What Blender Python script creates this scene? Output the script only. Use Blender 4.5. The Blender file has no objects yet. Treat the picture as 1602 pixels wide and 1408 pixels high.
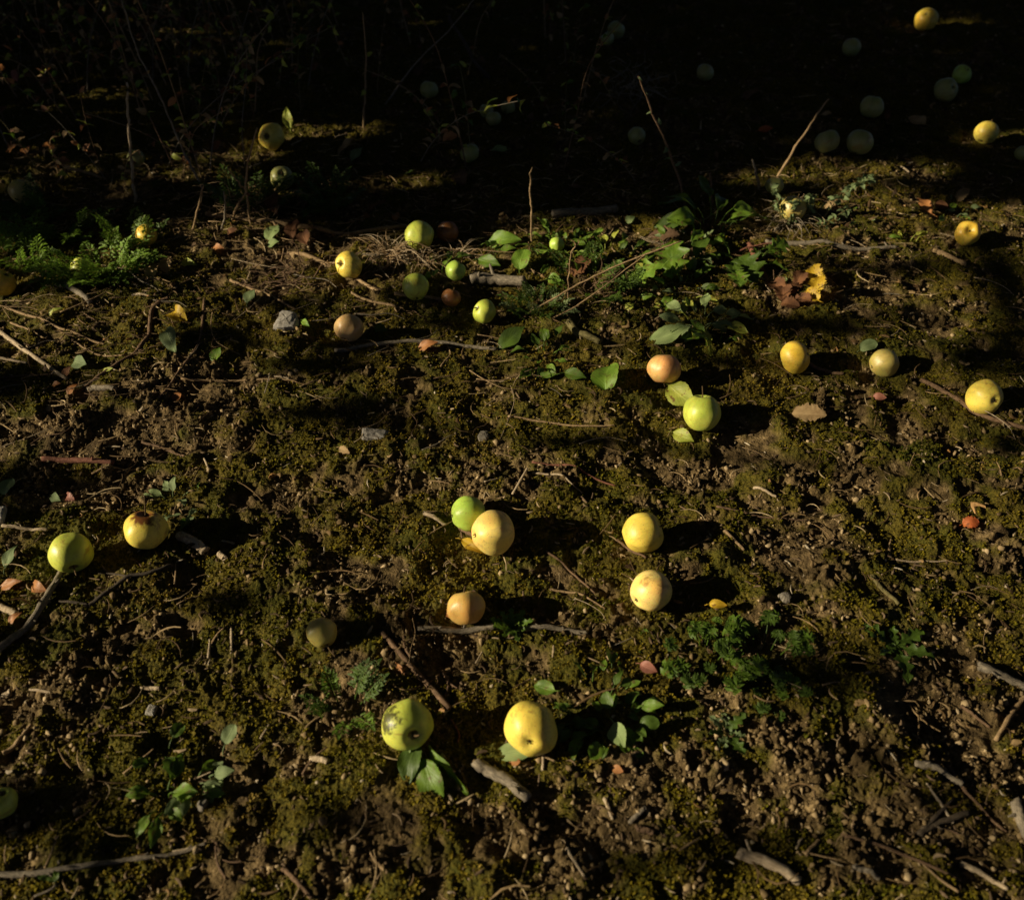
import bpy, math, random
import numpy as np
from mathutils import Vector, Matrix, Quaternion, Euler

R = math.radians
C = bpy.context.scene.collection
scn = bpy.context.scene

# ------------------------------------------------------------------ camera
CAM_H, PITCH, F = 1.12, R(44.8), 1400.0
cam_d = bpy.data.cameras.new('camera')
cam = bpy.data.objects.new('camera', cam_d); C.objects.link(cam)
cam.location = (0, 0, CAM_H)
cam.rotation_euler = (math.pi/2 - PITCH, 0, 0)
cam_d.sensor_fit = 'HORIZONTAL'; cam_d.sensor_width = 36.0
cam_d.lens = F/1602*36.0
cam_d.clip_start = 0.05; cam_d.clip_end = 2000
cam_d.dof.use_dof = True
cam_d.dof.focus_distance = 1.55
cam_d.dof.aperture_fstop = 3.8
scn.camera = cam

# ------------------------------------------------------------------ light
SUN_AZ, SUN_EL = R(10.5), R(21.3)      # light travels to +x, slightly away from the camera
w = bpy.data.worlds.new('World'); scn.world = w; w.use_nodes = True
nt = w.node_tree; bg = nt.nodes['Background']
sky = nt.nodes.new('ShaderNodeTexSky'); sky.sky_type = 'NISHITA'; sky.sun_disc = False
sky.sun_elevation = SUN_EL; sky.air_density = 0.10; sky.dust_density = 0.2; sky.ozone_density = 1.0
S = Vector((-math.cos(SUN_EL)*math.cos(SUN_AZ), -math.cos(SUN_EL)*math.sin(SUN_AZ), math.sin(SUN_EL)))
sky.sun_rotation = math.atan2(S.x, S.y)
nt.links.new(sky.outputs[0], bg.inputs[0]); bg.inputs[1].default_value = 0.05
sl = bpy.data.lights.new('sun', 'SUN'); sl.energy = 5.0; sl.angle = R(0.5); sl.color = (1.0, 0.86, 0.60)
so = bpy.data.objects.new('sun', sl); C.objects.link(so); so.location = (-6, -1, 4)
so.rotation_euler = (-S).to_track_quat('-Z', 'Y').to_euler()
scn.view_settings.view_transform = 'Standard'; scn.view_settings.look = 'None'
scn.view_settings.exposure = 0.38; scn.view_settings.gamma = 1.0

RNG = np.random.default_rng(7)
random.seed(7)
rnd = random.uniform

# ------------------------------------------------------------------ noise (numpy)
def _h(ix, iy, s):
    n = (ix.astype(np.int64)*374761393 + iy.astype(np.int64)*668265263 + s*982451653) & 0xffffffff
    n = ((n ^ (n >> 13)) * 1274126177) & 0xffffffff
    n = n ^ (n >> 16)
    return (n & 0xffffff)/16777215.0
def vn(x, y, s=0):
    x = np.asarray(x, float); y = np.asarray(y, float)
    ix = np.floor(x); iy = np.floor(y); fx = x-ix; fy = y-iy
    fx = fx*fx*(3-2*fx); fy = fy*fy*(3-2*fy)
    a = _h(ix, iy, s); b = _h(ix+1, iy, s); c = _h(ix, iy+1, s); d = _h(ix+1, iy+1, s)
    return (a+(b-a)*fx)*(1-fy) + (c+(d-c)*fx)*fy
def fbm(x, y, s=0, o=3):
    t = 0; a = 0.5; n = 0
    for i in range(o):
        cs, sn = math.cos(i*1.1+.4), math.sin(i*1.1+.4)
        t = t + a*vn((x*cs-y*sn)*2**i, (x*sn+y*cs)*2**i, s+i*17); n += a; a *= .5
    return t/n
def worley(x, y, s=0):
    ix = np.floor(x); iy = np.floor(y)
    d1 = np.full(np.shape(x), 9.0); hid = np.zeros(np.shape(x))
    for i in (-1, 0, 1):
        for j in (-1, 0, 1):
            cx = ix+i; cy = iy+j
            px = cx+_h(cx, cy, s); py = cy+_h(cx, cy, s+5)
            d = (px-x)**2+(py-y)**2
            m = d < d1
            hid = np.where(m, _h(cx, cy, s+9), hid); d1 = np.where(m, d, d1)
    return np.sqrt(d1), hid

# ------------------------------------------------------------------ picture point -> ground
cp, sp = math.cos(PITCH), math.sin(PITCH)
RIGHT = Vector((1, 0, 0)); FWD = Vector((0, cp, -sp)); UP = Vector((0, sp, cp))
def ray(px, py):
    return RIGHT*((px-801)/F) + UP*((704-py)/F) + FWD
def base_h(x, y):
    """slow rise and fall of the ground"""
    return 0.030*(fbm(x*1.3+3, y*1.3+8, 3, 2)-.5) + 0.030*(fbm(x*6+1, y*6, 11, 2)-.5)
def at(px, py, z=0.0):
    d = ray(px, py); h = z
    for _ in range(5):
        t = (CAM_H-h)/(-d.z); p = Vector((0, 0, CAM_H))+d*t
        h = float(base_h(p.x, p.y))+z
    p.z = float(base_h(p.x, p.y))
    return p
def mpp(p):   # metres per photo pixel at p
    return (Vector(p)-Vector((0, 0, CAM_H))).dot(FWD)/F

# soil patches (photo px) where the moss is bare
SOIL = [(540,1085,60,70),(700,1030,70,60),(700,1310,150,70),(600,1330,90,60),(860,1300,70,80),(1330,1210,150,90),(1430,1080,80,60),
        (1010,1240,70,50),(1400,1340,140,60),(450,1100,60,40),(340,1250,60,60),(140,680,150,50),(150,780,170,30),(1000,730,70,25),
        (500,780,160,40),(200,1000,120,70),(560,900,90,40),(1250,870,90,40),(1350,760,60,30),(1400,470,60,60),(1150,1240,70,50),
        (1160,700,60,25),(1520,1150,80,120),(300,620,120,50),(830,900,70,20),(70,1100,60,40),(480,400,120,60),(1080,760,60,25)]
SOILW = []
for a, b, rx, ry in SOIL:
    p = at(a, b); q = at(a, b-ry); q2 = at(a, b+ry)
    SOILW.append((p.x, p.y, rx*mpp(p), max(.02, (q.y-q2.y)/2)))
def mossmask(x, y):
    m = fbm(x*5+2, y*5+7, 21, 3)
    f = fbm(x*26, y*26, 31, 2)
    v = (m-.42)*4.0 + (f-.5)*7.0 + .95
    for a, b, rx, ry in SOILW:
        v = v - 2.3*np.exp(-(((x-a)/rx)**2+((y-b)/ry)**2))
    return 1/(1+np.exp(-np.clip(v*3.0, -20, 20)))
def full_h(x, y):
    b = base_h(x, y)
    m = mossmask(x, y)
    mid = fbm(x*22, y*22, 41, 2)-.5
    # distort the lookup so that crumbs are not round cells
    wx = x+.011*(fbm(x*70, y*70, 51, 2)-.5); wy = y+.011*(fbm(x*70, y*70, 52, 2)-.5)
    d, hid = worley(wx*70, wy*70, 61); c1 = np.clip(1-d*1.25, 0, 1)**.8*(.1+1.2*hid*hid)
    d, hid2 = worley(wx*165+9, wy*165, 71); c2 = np.clip(1-d*1.2, 0, 1)*(.1+hid2)
    rg_ = 1-np.abs(2*vn(wx*120+3, wy*120, 91)-1)
    grp = np.clip((fbm(x*17, y*17, 95, 2)-.38)*4, .25, 1.3)
    soil = (.0120*c1*(hid > .35) + .0050*c2 + .003*rg_)*grp
    pm, hm = worley(wx*42+4, wy*42, 81); pil = np.sqrt(np.clip(1-pm*pm*1.3, 0, 1))
    moss = .0052*pil*(.2+hm) + .0045*c2 + .0034*rg_ + .003
    return b + .026*mid + soil*(1-m) + moss*m
def top_h(x, y, rad, q=80):
    a = np.linspace(0, 6.28, 13)[:-1]; rr = np.array([.35, .7, 1.0])[:, None]*rad
    X = np.concatenate([[x], (x+rr*np.cos(a)).ravel()]); Y = np.concatenate([[y], (y+rr*np.sin(a)).ravel()])
    return float(np.percentile(full_h(X, Y), q))
# ------------------------------------------------------------------ materials
def newmat(name):
    m = bpy.data.materials.new(name); m.use_nodes = True
    n = m.node_tree; return m, n, n.nodes['Principled BSDF']
def N(n, t, **k):
    o = n.nodes.new(t)
    for a, b in k.items(): setattr(o, a, b)
    return o
def L(n, a, b): n.links.new(a, b)
def ramp(n, fac, stops):
    r = N(n, 'ShaderNodeValToRGB'); e = r.color_ramp.elements
    while len(e) < len(stops): e.new(.5)
    for i, (p, c) in enumerate(stops):
        e[i].position = p; e[i].color = (*c, 1)
    if fac is not None: L(n, fac, r.inputs[0])
    return r
def noise(n, scale, detail=4, rough=.6, vec=None, dist=0):
    o = N(n, 'ShaderNodeTexNoise'); o.inputs['Scale'].default_value = scale
    o.inputs['Detail'].default_value = detail; o.inputs['Roughness'].default_value = rough
    o.inputs['Distortion'].default_value = dist
    if vec is not None: L(n, vec, o.inputs['Vector'])
    return o
def bump(n, fac, strength, dist, normal=None):
    b = N(n, 'ShaderNodeBump'); b.inputs['Strength'].default_value = strength; b.inputs['Distance'].default_value = dist
    L(n, fac, b.inputs['Height'])
    if normal is not None: L(n, normal, b.inputs['Normal'])
    return b
def mixc(n, fac, a, b, mode='MIX'):
    m = N(n, 'ShaderNodeMix', data_type='RGBA', blend_type=mode)
    if isinstance(fac, (int, float)): m.inputs[0].default_value = fac
    else: L(n, fac, m.inputs[0])
    for s, v in ((6, a), (7, b)):
        if isinstance(v, tuple): m.inputs[s].default_value = (*v, 1)
        else: L(n, v, m.inputs[s])
    return m.outputs[2]

def ground_mat():
    m, n, p = newmat('ground_soil_and_moss')
    tc = N(n, 'ShaderNodeTexCoord'); V = tc.outputs['Object']
    at_ = N(n, 'ShaderNodeAttribute', attribute_name='moss')
    n1 = noise(n, 55, 5, .65, V); n2 = noise(n, 9, 3, .5, V); n3 = noise(n, 260, 3, .6, V)
    soil = ramp(n, n1.outputs[0], [(.28, (.026, .016, .007)), (.45, (.078, .052, .022)), (.58, (.165, .112, .050)), (.72, (.34, .24, .12))])
    mg = ramp(n, n3.outputs[0], [(.3, (.022, .018, .003)), (.48, (.075, .059, .007)), (.62, (.14, .105, .014)), (.78, (.25, .18, .04))])
    mg2 = mixc(n, ramp(n, n2.outputs[0], [(.42, (0, 0, 0)), (.62, (1, 1, 1))]).outputs[0], mg.outputs[0], (.040, .055, .005))
    mossc = mixc(n, .45, mg.outputs[0], mg2)
    col = mixc(n, at_.outputs['Fac'], soil.outputs[0], mossc)
    L(n, col, p.inputs['Base Color'])
    p.inputs['Roughness'].default_value = .93; p.inputs['Specular IOR Level'].default_value = .15
    b = bump(n, n3.outputs[0], 1.0, .005); b2 = bump(n, n1.outputs[0], .5, .004, b.outputs[0])
    L(n, b2.outputs[0], p.inputs['Normal'])
    return m
def tint_mat(name, stops, rough=.85, transl=0.0, spec=.2, nscale=120):
    m, n, p = newmat(name)
    a = N(n, 'ShaderNodeAttribute', attribute_name='tint')
    r = ramp(n, a.outputs['Fac'], stops)
    tc = N(n, 'ShaderNodeTexCoord'); no = noise(n, nscale, 3, .6, tc.outputs['Object'])
    k = ramp(n, no.outputs[0], [(.3, (.55, .55, .55)), (.7, (1.25, 1.25, 1.25))])
    c = mixc(n, 1.0, r.outputs[0], k.outputs[0], 'MULTIPLY')
    L(n, c, p.inputs['Base Color']); p.inputs['Roughness'].default_value = rough
    p.inputs['Specular IOR Level'].default_value = spec
    L(n, bump(n, no.outputs[0], .5, .002).outputs[0], p.inputs['Normal'])
    if transl > 0:
        t = N(n, 'ShaderNodeBsdfTranslucent'); L(n, c, t.inputs[0])
        mx = N(n, 'ShaderNodeMixShader'); mx.inputs[0].default_value = transl
        L(n, p.outputs[0], mx.inputs[1]); L(n, t.outputs[0], mx.inputs[2])
        L(n, mx.outputs[0], n.nodes['Material Output'].inputs[0])
    return m
def wood_mat(name, dark, light, rough=.8):
    m, n, p = newmat(name)
    tc = N(n, 'ShaderNodeTexCoord')
    mp = N(n, 'ShaderNodeMapping'); L(n, tc.outputs['UV'], mp.inputs[0]); mp.inputs['Scale'].default_value = (6, .5, 1)
    n1 = noise(n, 9, 5, .65, mp.outputs[0], .6); n2 = noise(n, 170, 5, .7, tc.outputs['Object'])
    f = mixc(n, .4, n1.outputs[0], n2.outputs[0])
    r = ramp(n, f, [(.40, dark), (.51, tuple((a+b)/2 for a, b in zip(dark, light))), (.60, light)])
    L(n, r.outputs[0], p.inputs['Base Color']); p.inputs['Roughness'].default_value = rough
    p.inputs['Specular IOR Level'].default_value = .25
    L(n, bump(n, f, .8, .0025).outputs[0], p.inputs['Normal'])
    return m
def leaf_mat(name, col, col2=None, spots=None, transl=.3, rough=.5, spec=.4):
    col2 = col2 or tuple(c*.6 for c in col)
    m, n, p = newmat(name)
    tc = N(n, 'ShaderNodeTexCoord')
    n1 = noise(n, 38, 4, .6, tc.outputs['Object'])
    c = ramp(n, n1.outputs[0], [(.35, col2), (.62, col)]).outputs[0]
    # veins from the leaf's own coordinates: u across (midrib at .5), v along
    sx = N(n, 'ShaderNodeSeparateXYZ'); L(n, tc.outputs['UV'], sx.inputs[0])
    ab = N(n, 'ShaderNodeMath', operation='SUBTRACT'); L(n, sx.outputs[0], ab.inputs[0]); ab.inputs[1].default_value = .5
    ab2 = N(n, 'ShaderNodeMath', operation='ABSOLUTE'); L(n, ab.outputs[0], ab2.inputs[0])
    mid = ramp(n, ab2.outputs[0], [(0.0, (1, 1, 1)), (.05, (0, 0, 0))])
    ml = N(n, 'ShaderNodeMath', operation='MULTIPLY_ADD'); L(n, ab2.outputs[0], ml.inputs[0]); ml.inputs[1].default_value = -.9; L(n, sx.outputs[1], ml.inputs[2])
    sn = N(n, 'ShaderNodeMath', operation='MULTIPLY'); L(n, ml.outputs[0], sn.inputs[0]); sn.inputs[1].default_value = 52
    s2 = N(n, 'ShaderNodeMath', operation='SINE'); L(n, sn.outputs[0], s2.inputs[0])
    ve = ramp(n, s2.outputs[0], [(.86, (0, 0, 0)), (.98, (1, 1, 1))])
    v = mixc(n, 1.0, mid.outputs[0], ve.outputs[0], 'LIGHTEN')
    vb = N(n, 'ShaderNodeMath', operation='MULTIPLY'); L(n, v, vb.inputs[0]); vb.inputs[1].default_value = .35
    c = mixc(n, vb.outputs[0], c, tuple(min(1, x*1.5+.03) for x in col))
    if spots:
        n2 = noise(n, 95, 3, .6, tc.outputs['Object'])
        c = mixc(n, ramp(n, n2.outputs[0], [(.58, (0, 0, 0)), (.66, (1, 1, 1))]).outputs[0], c, spots)
    L(n, c, p.inputs['Base Color']); p.inputs['Roughness'].default_value = rough; p.inputs['Specular IOR Level'].default_value = spec
    L(n, bump(n, v, .35, .0012, bump(n, n1.outputs[0], .3, .003).outputs[0]).outputs[0], p.inputs['Normal'])
    t = N(n, 'ShaderNodeBsdfTranslucent'); L(n, c, t.inputs[0])
    mx = N(n, 'ShaderNodeMixShader'); mx.inputs[0].default_value = transl
    L(n, p.outputs[0], mx.inputs[1]); L(n, t.outputs[0], mx.inputs[2]); L(n, mx.outputs[0], n.nodes['Material Output'].inputs[0])
    return m
def apple_mat(name, main, second, blush, bl_amt, scab=None, rot=None, seed=0):
    m, n, p = newmat(name)
    tc = N(n, 'ShaderNodeTexCoord'); V = tc.outputs['Object']
    mp = N(n, 'ShaderNodeMapping'); L(n, V, mp.inputs[0]); mp.inputs['Location'].default_value = (seed*1.7, seed*.9, seed*.3)
    W = mp.outputs[0]
    mp2 = N(n, 'ShaderNodeMapping'); L(n, W, mp2.inputs[0]); mp2.inputs['Scale'].default_value = (1, 1, .25)
    n1 = noise(n, 22, 3, .5, W); n2 = noise(n, 110, 4, .65, mp2.outputs[0]); n3 = noise(n, 17, 2, .5, W)
    c = mixc(n, ramp(n, n1.outputs[0], [(.38, (0, 0, 0)), (.64, (1, 1, 1))]).outputs[0], main, second)
    c = mixc(n, ramp(n, n2.outputs[0], [(.48, (0, 0, 0)), (.66, (.55, .55, .55))]).outputs[0], c, tuple(x*.62 for x in main))
    f = ramp(n, n3.outputs[0], [(.62-.3*bl_amt, (0, 0, 0)), (.85-.3*bl_amt, (bl_amt, bl_amt, bl_amt))])
    c = mixc(n, f.outputs[0], c, blush)
    # lenticels: little pale-brown dots
    vo = N(n, 'ShaderNodeTexVoronoi'); vo.inputs['Scale'].default_value = 210; L(n, W, vo.inputs['Vector'])
    c = mixc(n, ramp(n, vo.outputs['Distance'], [(.10, (.6, .6, .6)), (.2, (0, 0, 0))]).outputs[0], c, (.28, .19, .06))
    # bruises and russet
    n4 = noise(n, 34, 5, .7, W, .8)
    c = mixc(n, ramp(n, n4.outputs[0], [(.575, (0, 0, 0)), (.66, (.62, .62, .62))]).outputs[0], c, (.30, .16, .04))
    sx = N(n, 'ShaderNodeSeparateXYZ'); L(n, tc.outputs['UV'], sx.inputs[0])
    # russet round the stem cavity and the eye (uv.y 1 = stem)
    no5 = N(n, 'ShaderNodeMath', operation='MULTIPLY_ADD'); L(n, n4.outputs[0], no5.inputs[0]); no5.inputs[1].default_value = .12; L(n, sx.outputs[1], no5.inputs[2])
    rr = ramp(n, no5.outputs[0], [(.0, (.9, .9, .9)), (.10, (0, 0, 0)), (1.0, (0, 0, 0)), (1.0, (.9, .9, .9))])
    rr.color_ramp.elements[2].position = .99; 
    c = mixc(n, rr.outputs[0], c, (.12, .075, .02))
    def patch(c, vec, rad, col, sc, lo, hi):
        vm = N(n, 'ShaderNodeVectorMath', operation='DISTANCE'); L(n, V, vm.inputs[0]); vm.inputs[1].default_value = vec
        ns = noise(n, sc, 5, .7, V, .5)
        ad = N(n, 'ShaderNodeMath', operation='MULTIPLY_ADD'); L(n, ns.outputs[0], ad.inputs[0]); ad.inputs[1].default_value = rad*2.4; L(n, vm.outputs['Value'], ad.inputs[2])
        dv = N(n, 'ShaderNodeMath', operation='DIVIDE'); L(n, ad.outputs[0], dv.inputs[0]); dv.inputs[1].default_value = rad*2.4
        return mixc(n, ramp(n, dv.outputs[0], [(lo, (1, 1, 1)), (hi, (0, 0, 0))]).outputs[0], c, col)
    if scab: c = patch(c, scab[0], scab[1], (.085, .085, .020), 110, .68, .80)
    if rot: c = patch(c, rot[0], rot[1], (.20, .075, .018), 60, .72, .86)
    L(n, c, p.inputs['Base Color'])
    p.inputs['Roughness'].default_value = .42; p.inputs['Specular IOR Level'].default_value = .45
    p.inputs['Subsurface Weight'].default_value = .3; p.inputs['Subsurface Radius'].default_value = (1, .5, .15)
    p.inputs['Subsurface Scale'].default_value = .007
    L(n, bump(n, n2.outputs[0], .12, .002, bump(n, n4.outputs[0], .15, .004).outputs[0]).outputs[0], p.inputs['Normal'])
    return m

# ------------------------------------------------------------------ object helpers
def link(name, me, mat=None, parent=None, smooth=True):
    if mat and not me.materials: me.materials.append(mat)
    if smooth and me.polygons: me.polygons.foreach_set('use_smooth', [True]*len(me.polygons))
    o = bpy.data.objects.new(name, me); C.objects.link(o)
    if parent: o.parent = parent
    return o
def tag(o, label=None, cat=None, group=None, kind=None):
    if label: o['label'] = label
    if cat: o['category'] = cat
    if group: o['group'] = group
    if kind: o['kind'] = kind
    return o
def empty(name, loc, label, cat, group=None):
    o = bpy.data.objects.new(name, None); C.objects.link(o); o.location = loc
    o.empty_display_size = .02
    return tag(o, label, cat, group)
def pymesh(name, v, f, uv=None):
    me = bpy.data.meshes.new(name); me.from_pydata(v, [], f)
    if uv is not None:
        u = me.uv_layers.new(name='UVMap')
        li = np.zeros(len(me.loops), dtype=np.int32); me.loops.foreach_get('vertex_index', li)
        u.data.foreach_set('uv', np.asarray(uv, dtype=np.float32)[li].ravel())
    me.update(); return me
def npmesh(name, V, Fc, attr=None):
    """V (n,3), Fc (m,k) with k fixed"""
    me = bpy.data.meshes.new(name); k = Fc.shape[1]
    me.vertices.add(len(V)); me.vertices.foreach_set('co', V.astype(np.float32).ravel())
    me.loops.add(Fc.size); me.loops.foreach_set('vertex_index', Fc.astype(np.int32).ravel())
    me.polygons.add(len(Fc)); me.polygons.foreach_set('loop_start', np.arange(0, Fc.size, k, dtype=np.int32))
    try: me.polygons.foreach_set('loop_total', np.full(len(Fc), k, dtype=np.int32))
    except Exception: pass
    if attr:
        for nm, a in attr.items():
            at_ = me.attributes.new(nm, 'FLOAT', 'POINT'); at_.data.foreach_set('value', a.astype(np.float32))
    me.update(calc_edges=True); me.validate(); return me

def smooth_path(pts, per=6):
    P = [Vector(p) for p in pts]
    if len(P) == 2: P = [P[0], P[0].lerp(P[1], .33), P[0].lerp(P[1], .66), P[1]]
    out = []
    for i in range(len(P)-1):
        p0 = P[max(0, i-1)]; p1 = P[i]; p2 = P[i+1]; p3 = P[min(len(P)-1, i+2)]
        for k in range(per):
            t = k/per
            out.append(.5*((2*p1)+(p2-p0)*t+(2*p0-5*p1+4*p2-p3)*t*t+(3*p1-p0-3*p2+p3)*t**3))
    out.append(P[-1]); return out
def tube(path, r0, r1, seg=8, wob=.12, knots=0, flat=1.0, seed=None, cap=True):
    """tapered, slightly gnarled tube; returns verts, faces, uvs"""
    rg = random.Random(seed if seed is not None else random.random())
    n = len(path); v = []; f = []; uv = []
    kn = [(rg.uniform(.1, .9), rg.uniform(.06, .22)) for _ in range(knots)]
    ref = Vector((0.13, .21, 1)).normalized(); L_ = 0
    for i, p in enumerate(path):
        t = (path[min(i+1, n-1)]-path[max(i-1, 0)]).normalized()
        if i: L_ += (p-path[i-1]).length
        a = t.cross(ref)
        if a.length < 1e-3: a = t.cross(Vector((1, 0, 0)))
        a.normalize(); b = a.cross(t).normalized()
        s = i/(n-1); r = r0+(r1-r0)*s
        for kp, ks in kn: r *= 1+ks*math.exp(-((s-kp)/.025)**2)
        r *= 1+rg.uniform(-wob, wob)*.5
        for k in range(seg):
            an = 2*math.pi*k/seg
            rr = r*(1+rg.uniform(-wob, wob)*.6)
            v.append(p+a*math.cos(an)*rr+b*math.sin(an)*rr*flat); uv.append((k/seg, L_*20))
        if i:
            for k in range(seg):
                q = (i-1)*seg; f.append((q+k, q+(k+1) % seg, q+seg+(k+1) % seg, q+seg+k))
    if cap:
        for e, q in ((0, 0), (1, (n-1)*seg)):
            c = len(v); pp = path[0] if e == 0 else path[-1]
            d = (path[0]-path[1]) if e == 0 else (path[-1]-path[-2])
            v.append(pp+d.normalized()*r0*.15); uv.append((.5, 0))
            for k in range(seg):
                f.append((q+(k+1) % seg, q+k, c) if e == 0 else (q+k, q+(k+1) % seg, c))
    return v, f, uv
class MB:
    def __init__(s): s.v = []; s.f = []; s.uv = []
    def add(s, vfu):
        v, f, uv = vfu; o = len(s.v); s.v += [tuple(x) for x in v]; s.uv += list(uv)
        s.f += [tuple(i+o for i in q) for q in f]; return s
    def mesh(s, name): return pymesh(name, s.v, s.f, s.uv)

# leaf blade in its own frame: base at origin, along +Y, up +Z, length 1
def blade(kind='ovate', curl=.25, fold=.15, wid=.5, nu=14, nv=6, seed=0, twist=0., thick=.0):
    if kind in ('oak', 'maple', 'torn') and nu > 8: nu = 30
    rg = random.Random(seed); v = []; f = []; uv = []
    ph = rg.uniform(0, 6)
    for i in range(nu+1):
        t = i/nu
        if kind == 'ovate': wdt = math.sin(math.pi*min(1, t*.98+.02)**.82)**.9
        elif kind == 'round': wdt = math.sqrt(max(0, 1-(2*t-1)**2))*1.0
        elif kind == 'narrow': wdt = math.sin(math.pi*t**.7)**.8*.55
        elif kind == 'oak': wdt = (math.sin(math.pi*t**1.1)**.6)*(1+.38*math.cos(t*2*math.pi*4.0+math.pi))*.9 
        elif kind == 'maple':
            wdt = (math.sin(math.pi*t**.8)**.7)*(1+.55*math.cos(t*2*math.pi*3+math.pi*.8))
        elif kind == 'torn': wdt = (math.sin(math.pi*t**.9)**.5)*(.7+.45*rg.random())
        else: wdt = math.sin(math.pi*t)
        if kind in ('ovate', 'round'): wdt *= 1+.05*(i % 2)
        wdt = max(wdt, .015)*wid*.5
        ang = curl*2.2*(t-.2)
        y = t-.10*curl*curl*t*t*2; z = -curl*.55*(t-.25)**2*1.6 + .03*math.sin(t*7+ph)
        for j in range(nv+1):
            u = j/nv*2-1
            x = u*wdt; zz = z+abs(u)*wdt*math.tan(fold*1.3)*1.0+.035*math.sin(u*5+t*9+ph)*abs(u)
            tw = twist*t
            xx = x*math.cos(tw)-zz*math.sin(tw)*.4; z2 = zz+x*math.sin(tw)
            v.append(Vector((xx, y+(abs(u)*.02), z2))); uv.append((j/nv, t))
    for i in range(nu):
        for j in range(nv):
            a = i*(nv+1)+j; f.append((a, a+1, a+nv+2, a+nv+1))
    return v, f, uv
def xf(vfu, M):
    v, f, uv = vfu; return [M@Vector(p) for p in v], f, uv

# =================================================================== GROUND
def build_ground():
    ys = []
    y = .18
    while y < 3.7:
        ys.append(y); y += .0017+.0013*max(0, y-.3)
    yneg = [-300, -120, -50, -20, -8, -4, -2, -1, -.5, -.2, 0, .08, .14]
    ypos = [3.75, 3.9, 4.2, 4.7, 5.5, 7, 10, 16, 30, 60, 120, 300]
    Y = np.array(yneg+ys+ypos)
    uf = np.linspace(-1, 1, 1150)
    uo = np.array([1.01, 1.03, 1.07, 1.14, 1.25, 1.45, 1.8, 2.4, 3.5, 6, 12, 30, 80, 200])
    U = np.concatenate([-uo[::-1], uf, uo])
    wd = np.clip(.62+.50*Y, .68, 2.5)
    X = U[None, :]*wd[:, None]; YY = np.repeat(Y[:, None], len(U), 1)
    x = X.ravel(); yv = YY.ravel()
    z = full_h(x, yv); m = mossmask(x, yv)
    V = np.stack([x, yv, z], 1); nr, nc = X.shape
    i = np.arange(nr-1)[:, None]*nc+np.arange(nc-1)[None, :]; i = i.ravel()
    Fc = np.stack([i, i+1, i+nc+1, i+nc], 1)
    me = npmesh('ground', V, Fc, {'moss': m})
    o = link('ground', me, ground_mat()); tag(o, kind='structure')
    return o
build_ground()

def sample_area(n, ymax=3.6, power=1.0):
    """points over the ground, denser close by"""
    y = .25+(ymax-.25)*RNG.random(n)**power
    x = (RNG.random(n)*2-1)*(.60+.52*y)
    return x, y
# ---- crumbs of soil
ICO_V = []; g = (1+5**.5)/2
for a, b in ((-1, g), (1, g), (-1, -g), (1, -g)): ICO_V.append((a, b, 0))
for a, b in ((-1, g), (1, g), (-1, -g), (1, -g)): ICO_V.append((0, a, b))
for a, b in ((g, -1), (g, 1), (-g, -1), (-g, 1)): ICO_V.append((a, 0, b))
ICO_V = np.array(ICO_V)/math.sqrt(1+g*g)
ICO_F = np.array([(0,11,5),(0,5,1),(0,1,7),(0,7,10),(0,10,11),(1,5,9),(5,11,4),(11,10,2),(10,7,6),(7,1,8),(3,9,4),(3,4,2),(3,2,6),(3,6,8),(3,8,9),(4,9,5),(2,4,11),(6,2,10),(8,6,7),(9,8,1)])
def build_crumbs():
    x, y = sample_area(170000, 3.4, 1.15)
    m = mossmask(x, y); keep = RNG.random(len(x)) > m*.93
    keep &= fbm(x*14, y*14, 99, 2) > .38
    x = x[keep]; y = y[keep]; n = len(x)
    s = .0009+.0048*RNG.random(n)**4
    sc = s[:, None, None]*(.45+.9*RNG.random((n, 1, 3)))
    v = ICO_V[None]*(.45+.95*RNG.random((n, 12, 1)))*sc
    a = RNG.random(n)*6.28; ca, sa = np.cos(a), np.sin(a)
    vx = v[:, :, 0]*ca[:, None]-v[:, :, 1]*sa[:, None]; vy = v[:, :, 0]*sa[:, None]+v[:, :, 1]*ca[:, None]
    z0 = full_h(x, y)+s*.25
    V = np.stack([vx+x[:, None], vy+y[:, None], v[:, :, 2]+z0[:, None]], 2).reshape(-1, 3)
    Fc = (ICO_F[None]+12*np.arange(n)[:, None, None]).reshape(-1, 3)
    t = np.repeat(RNG.random(n), 12)
    me = npmesh('soil_crumbs', V, Fc, {'tint': t})
    mt = tint_mat('soil_crumb', [(0, (.05, .033, .016)), (.4, (.125, .085, .040)), (.75, (.25, .175, .088)), (1, (.44, .33, .19))], .95, 0, .1)
    tag(link('soil_crumbs', me, mt, smooth=False), 'loose tan crumbs of dry soil strewn over the bare patches', 'soil crumbs', kind='stuff')
build_crumbs()
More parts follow.
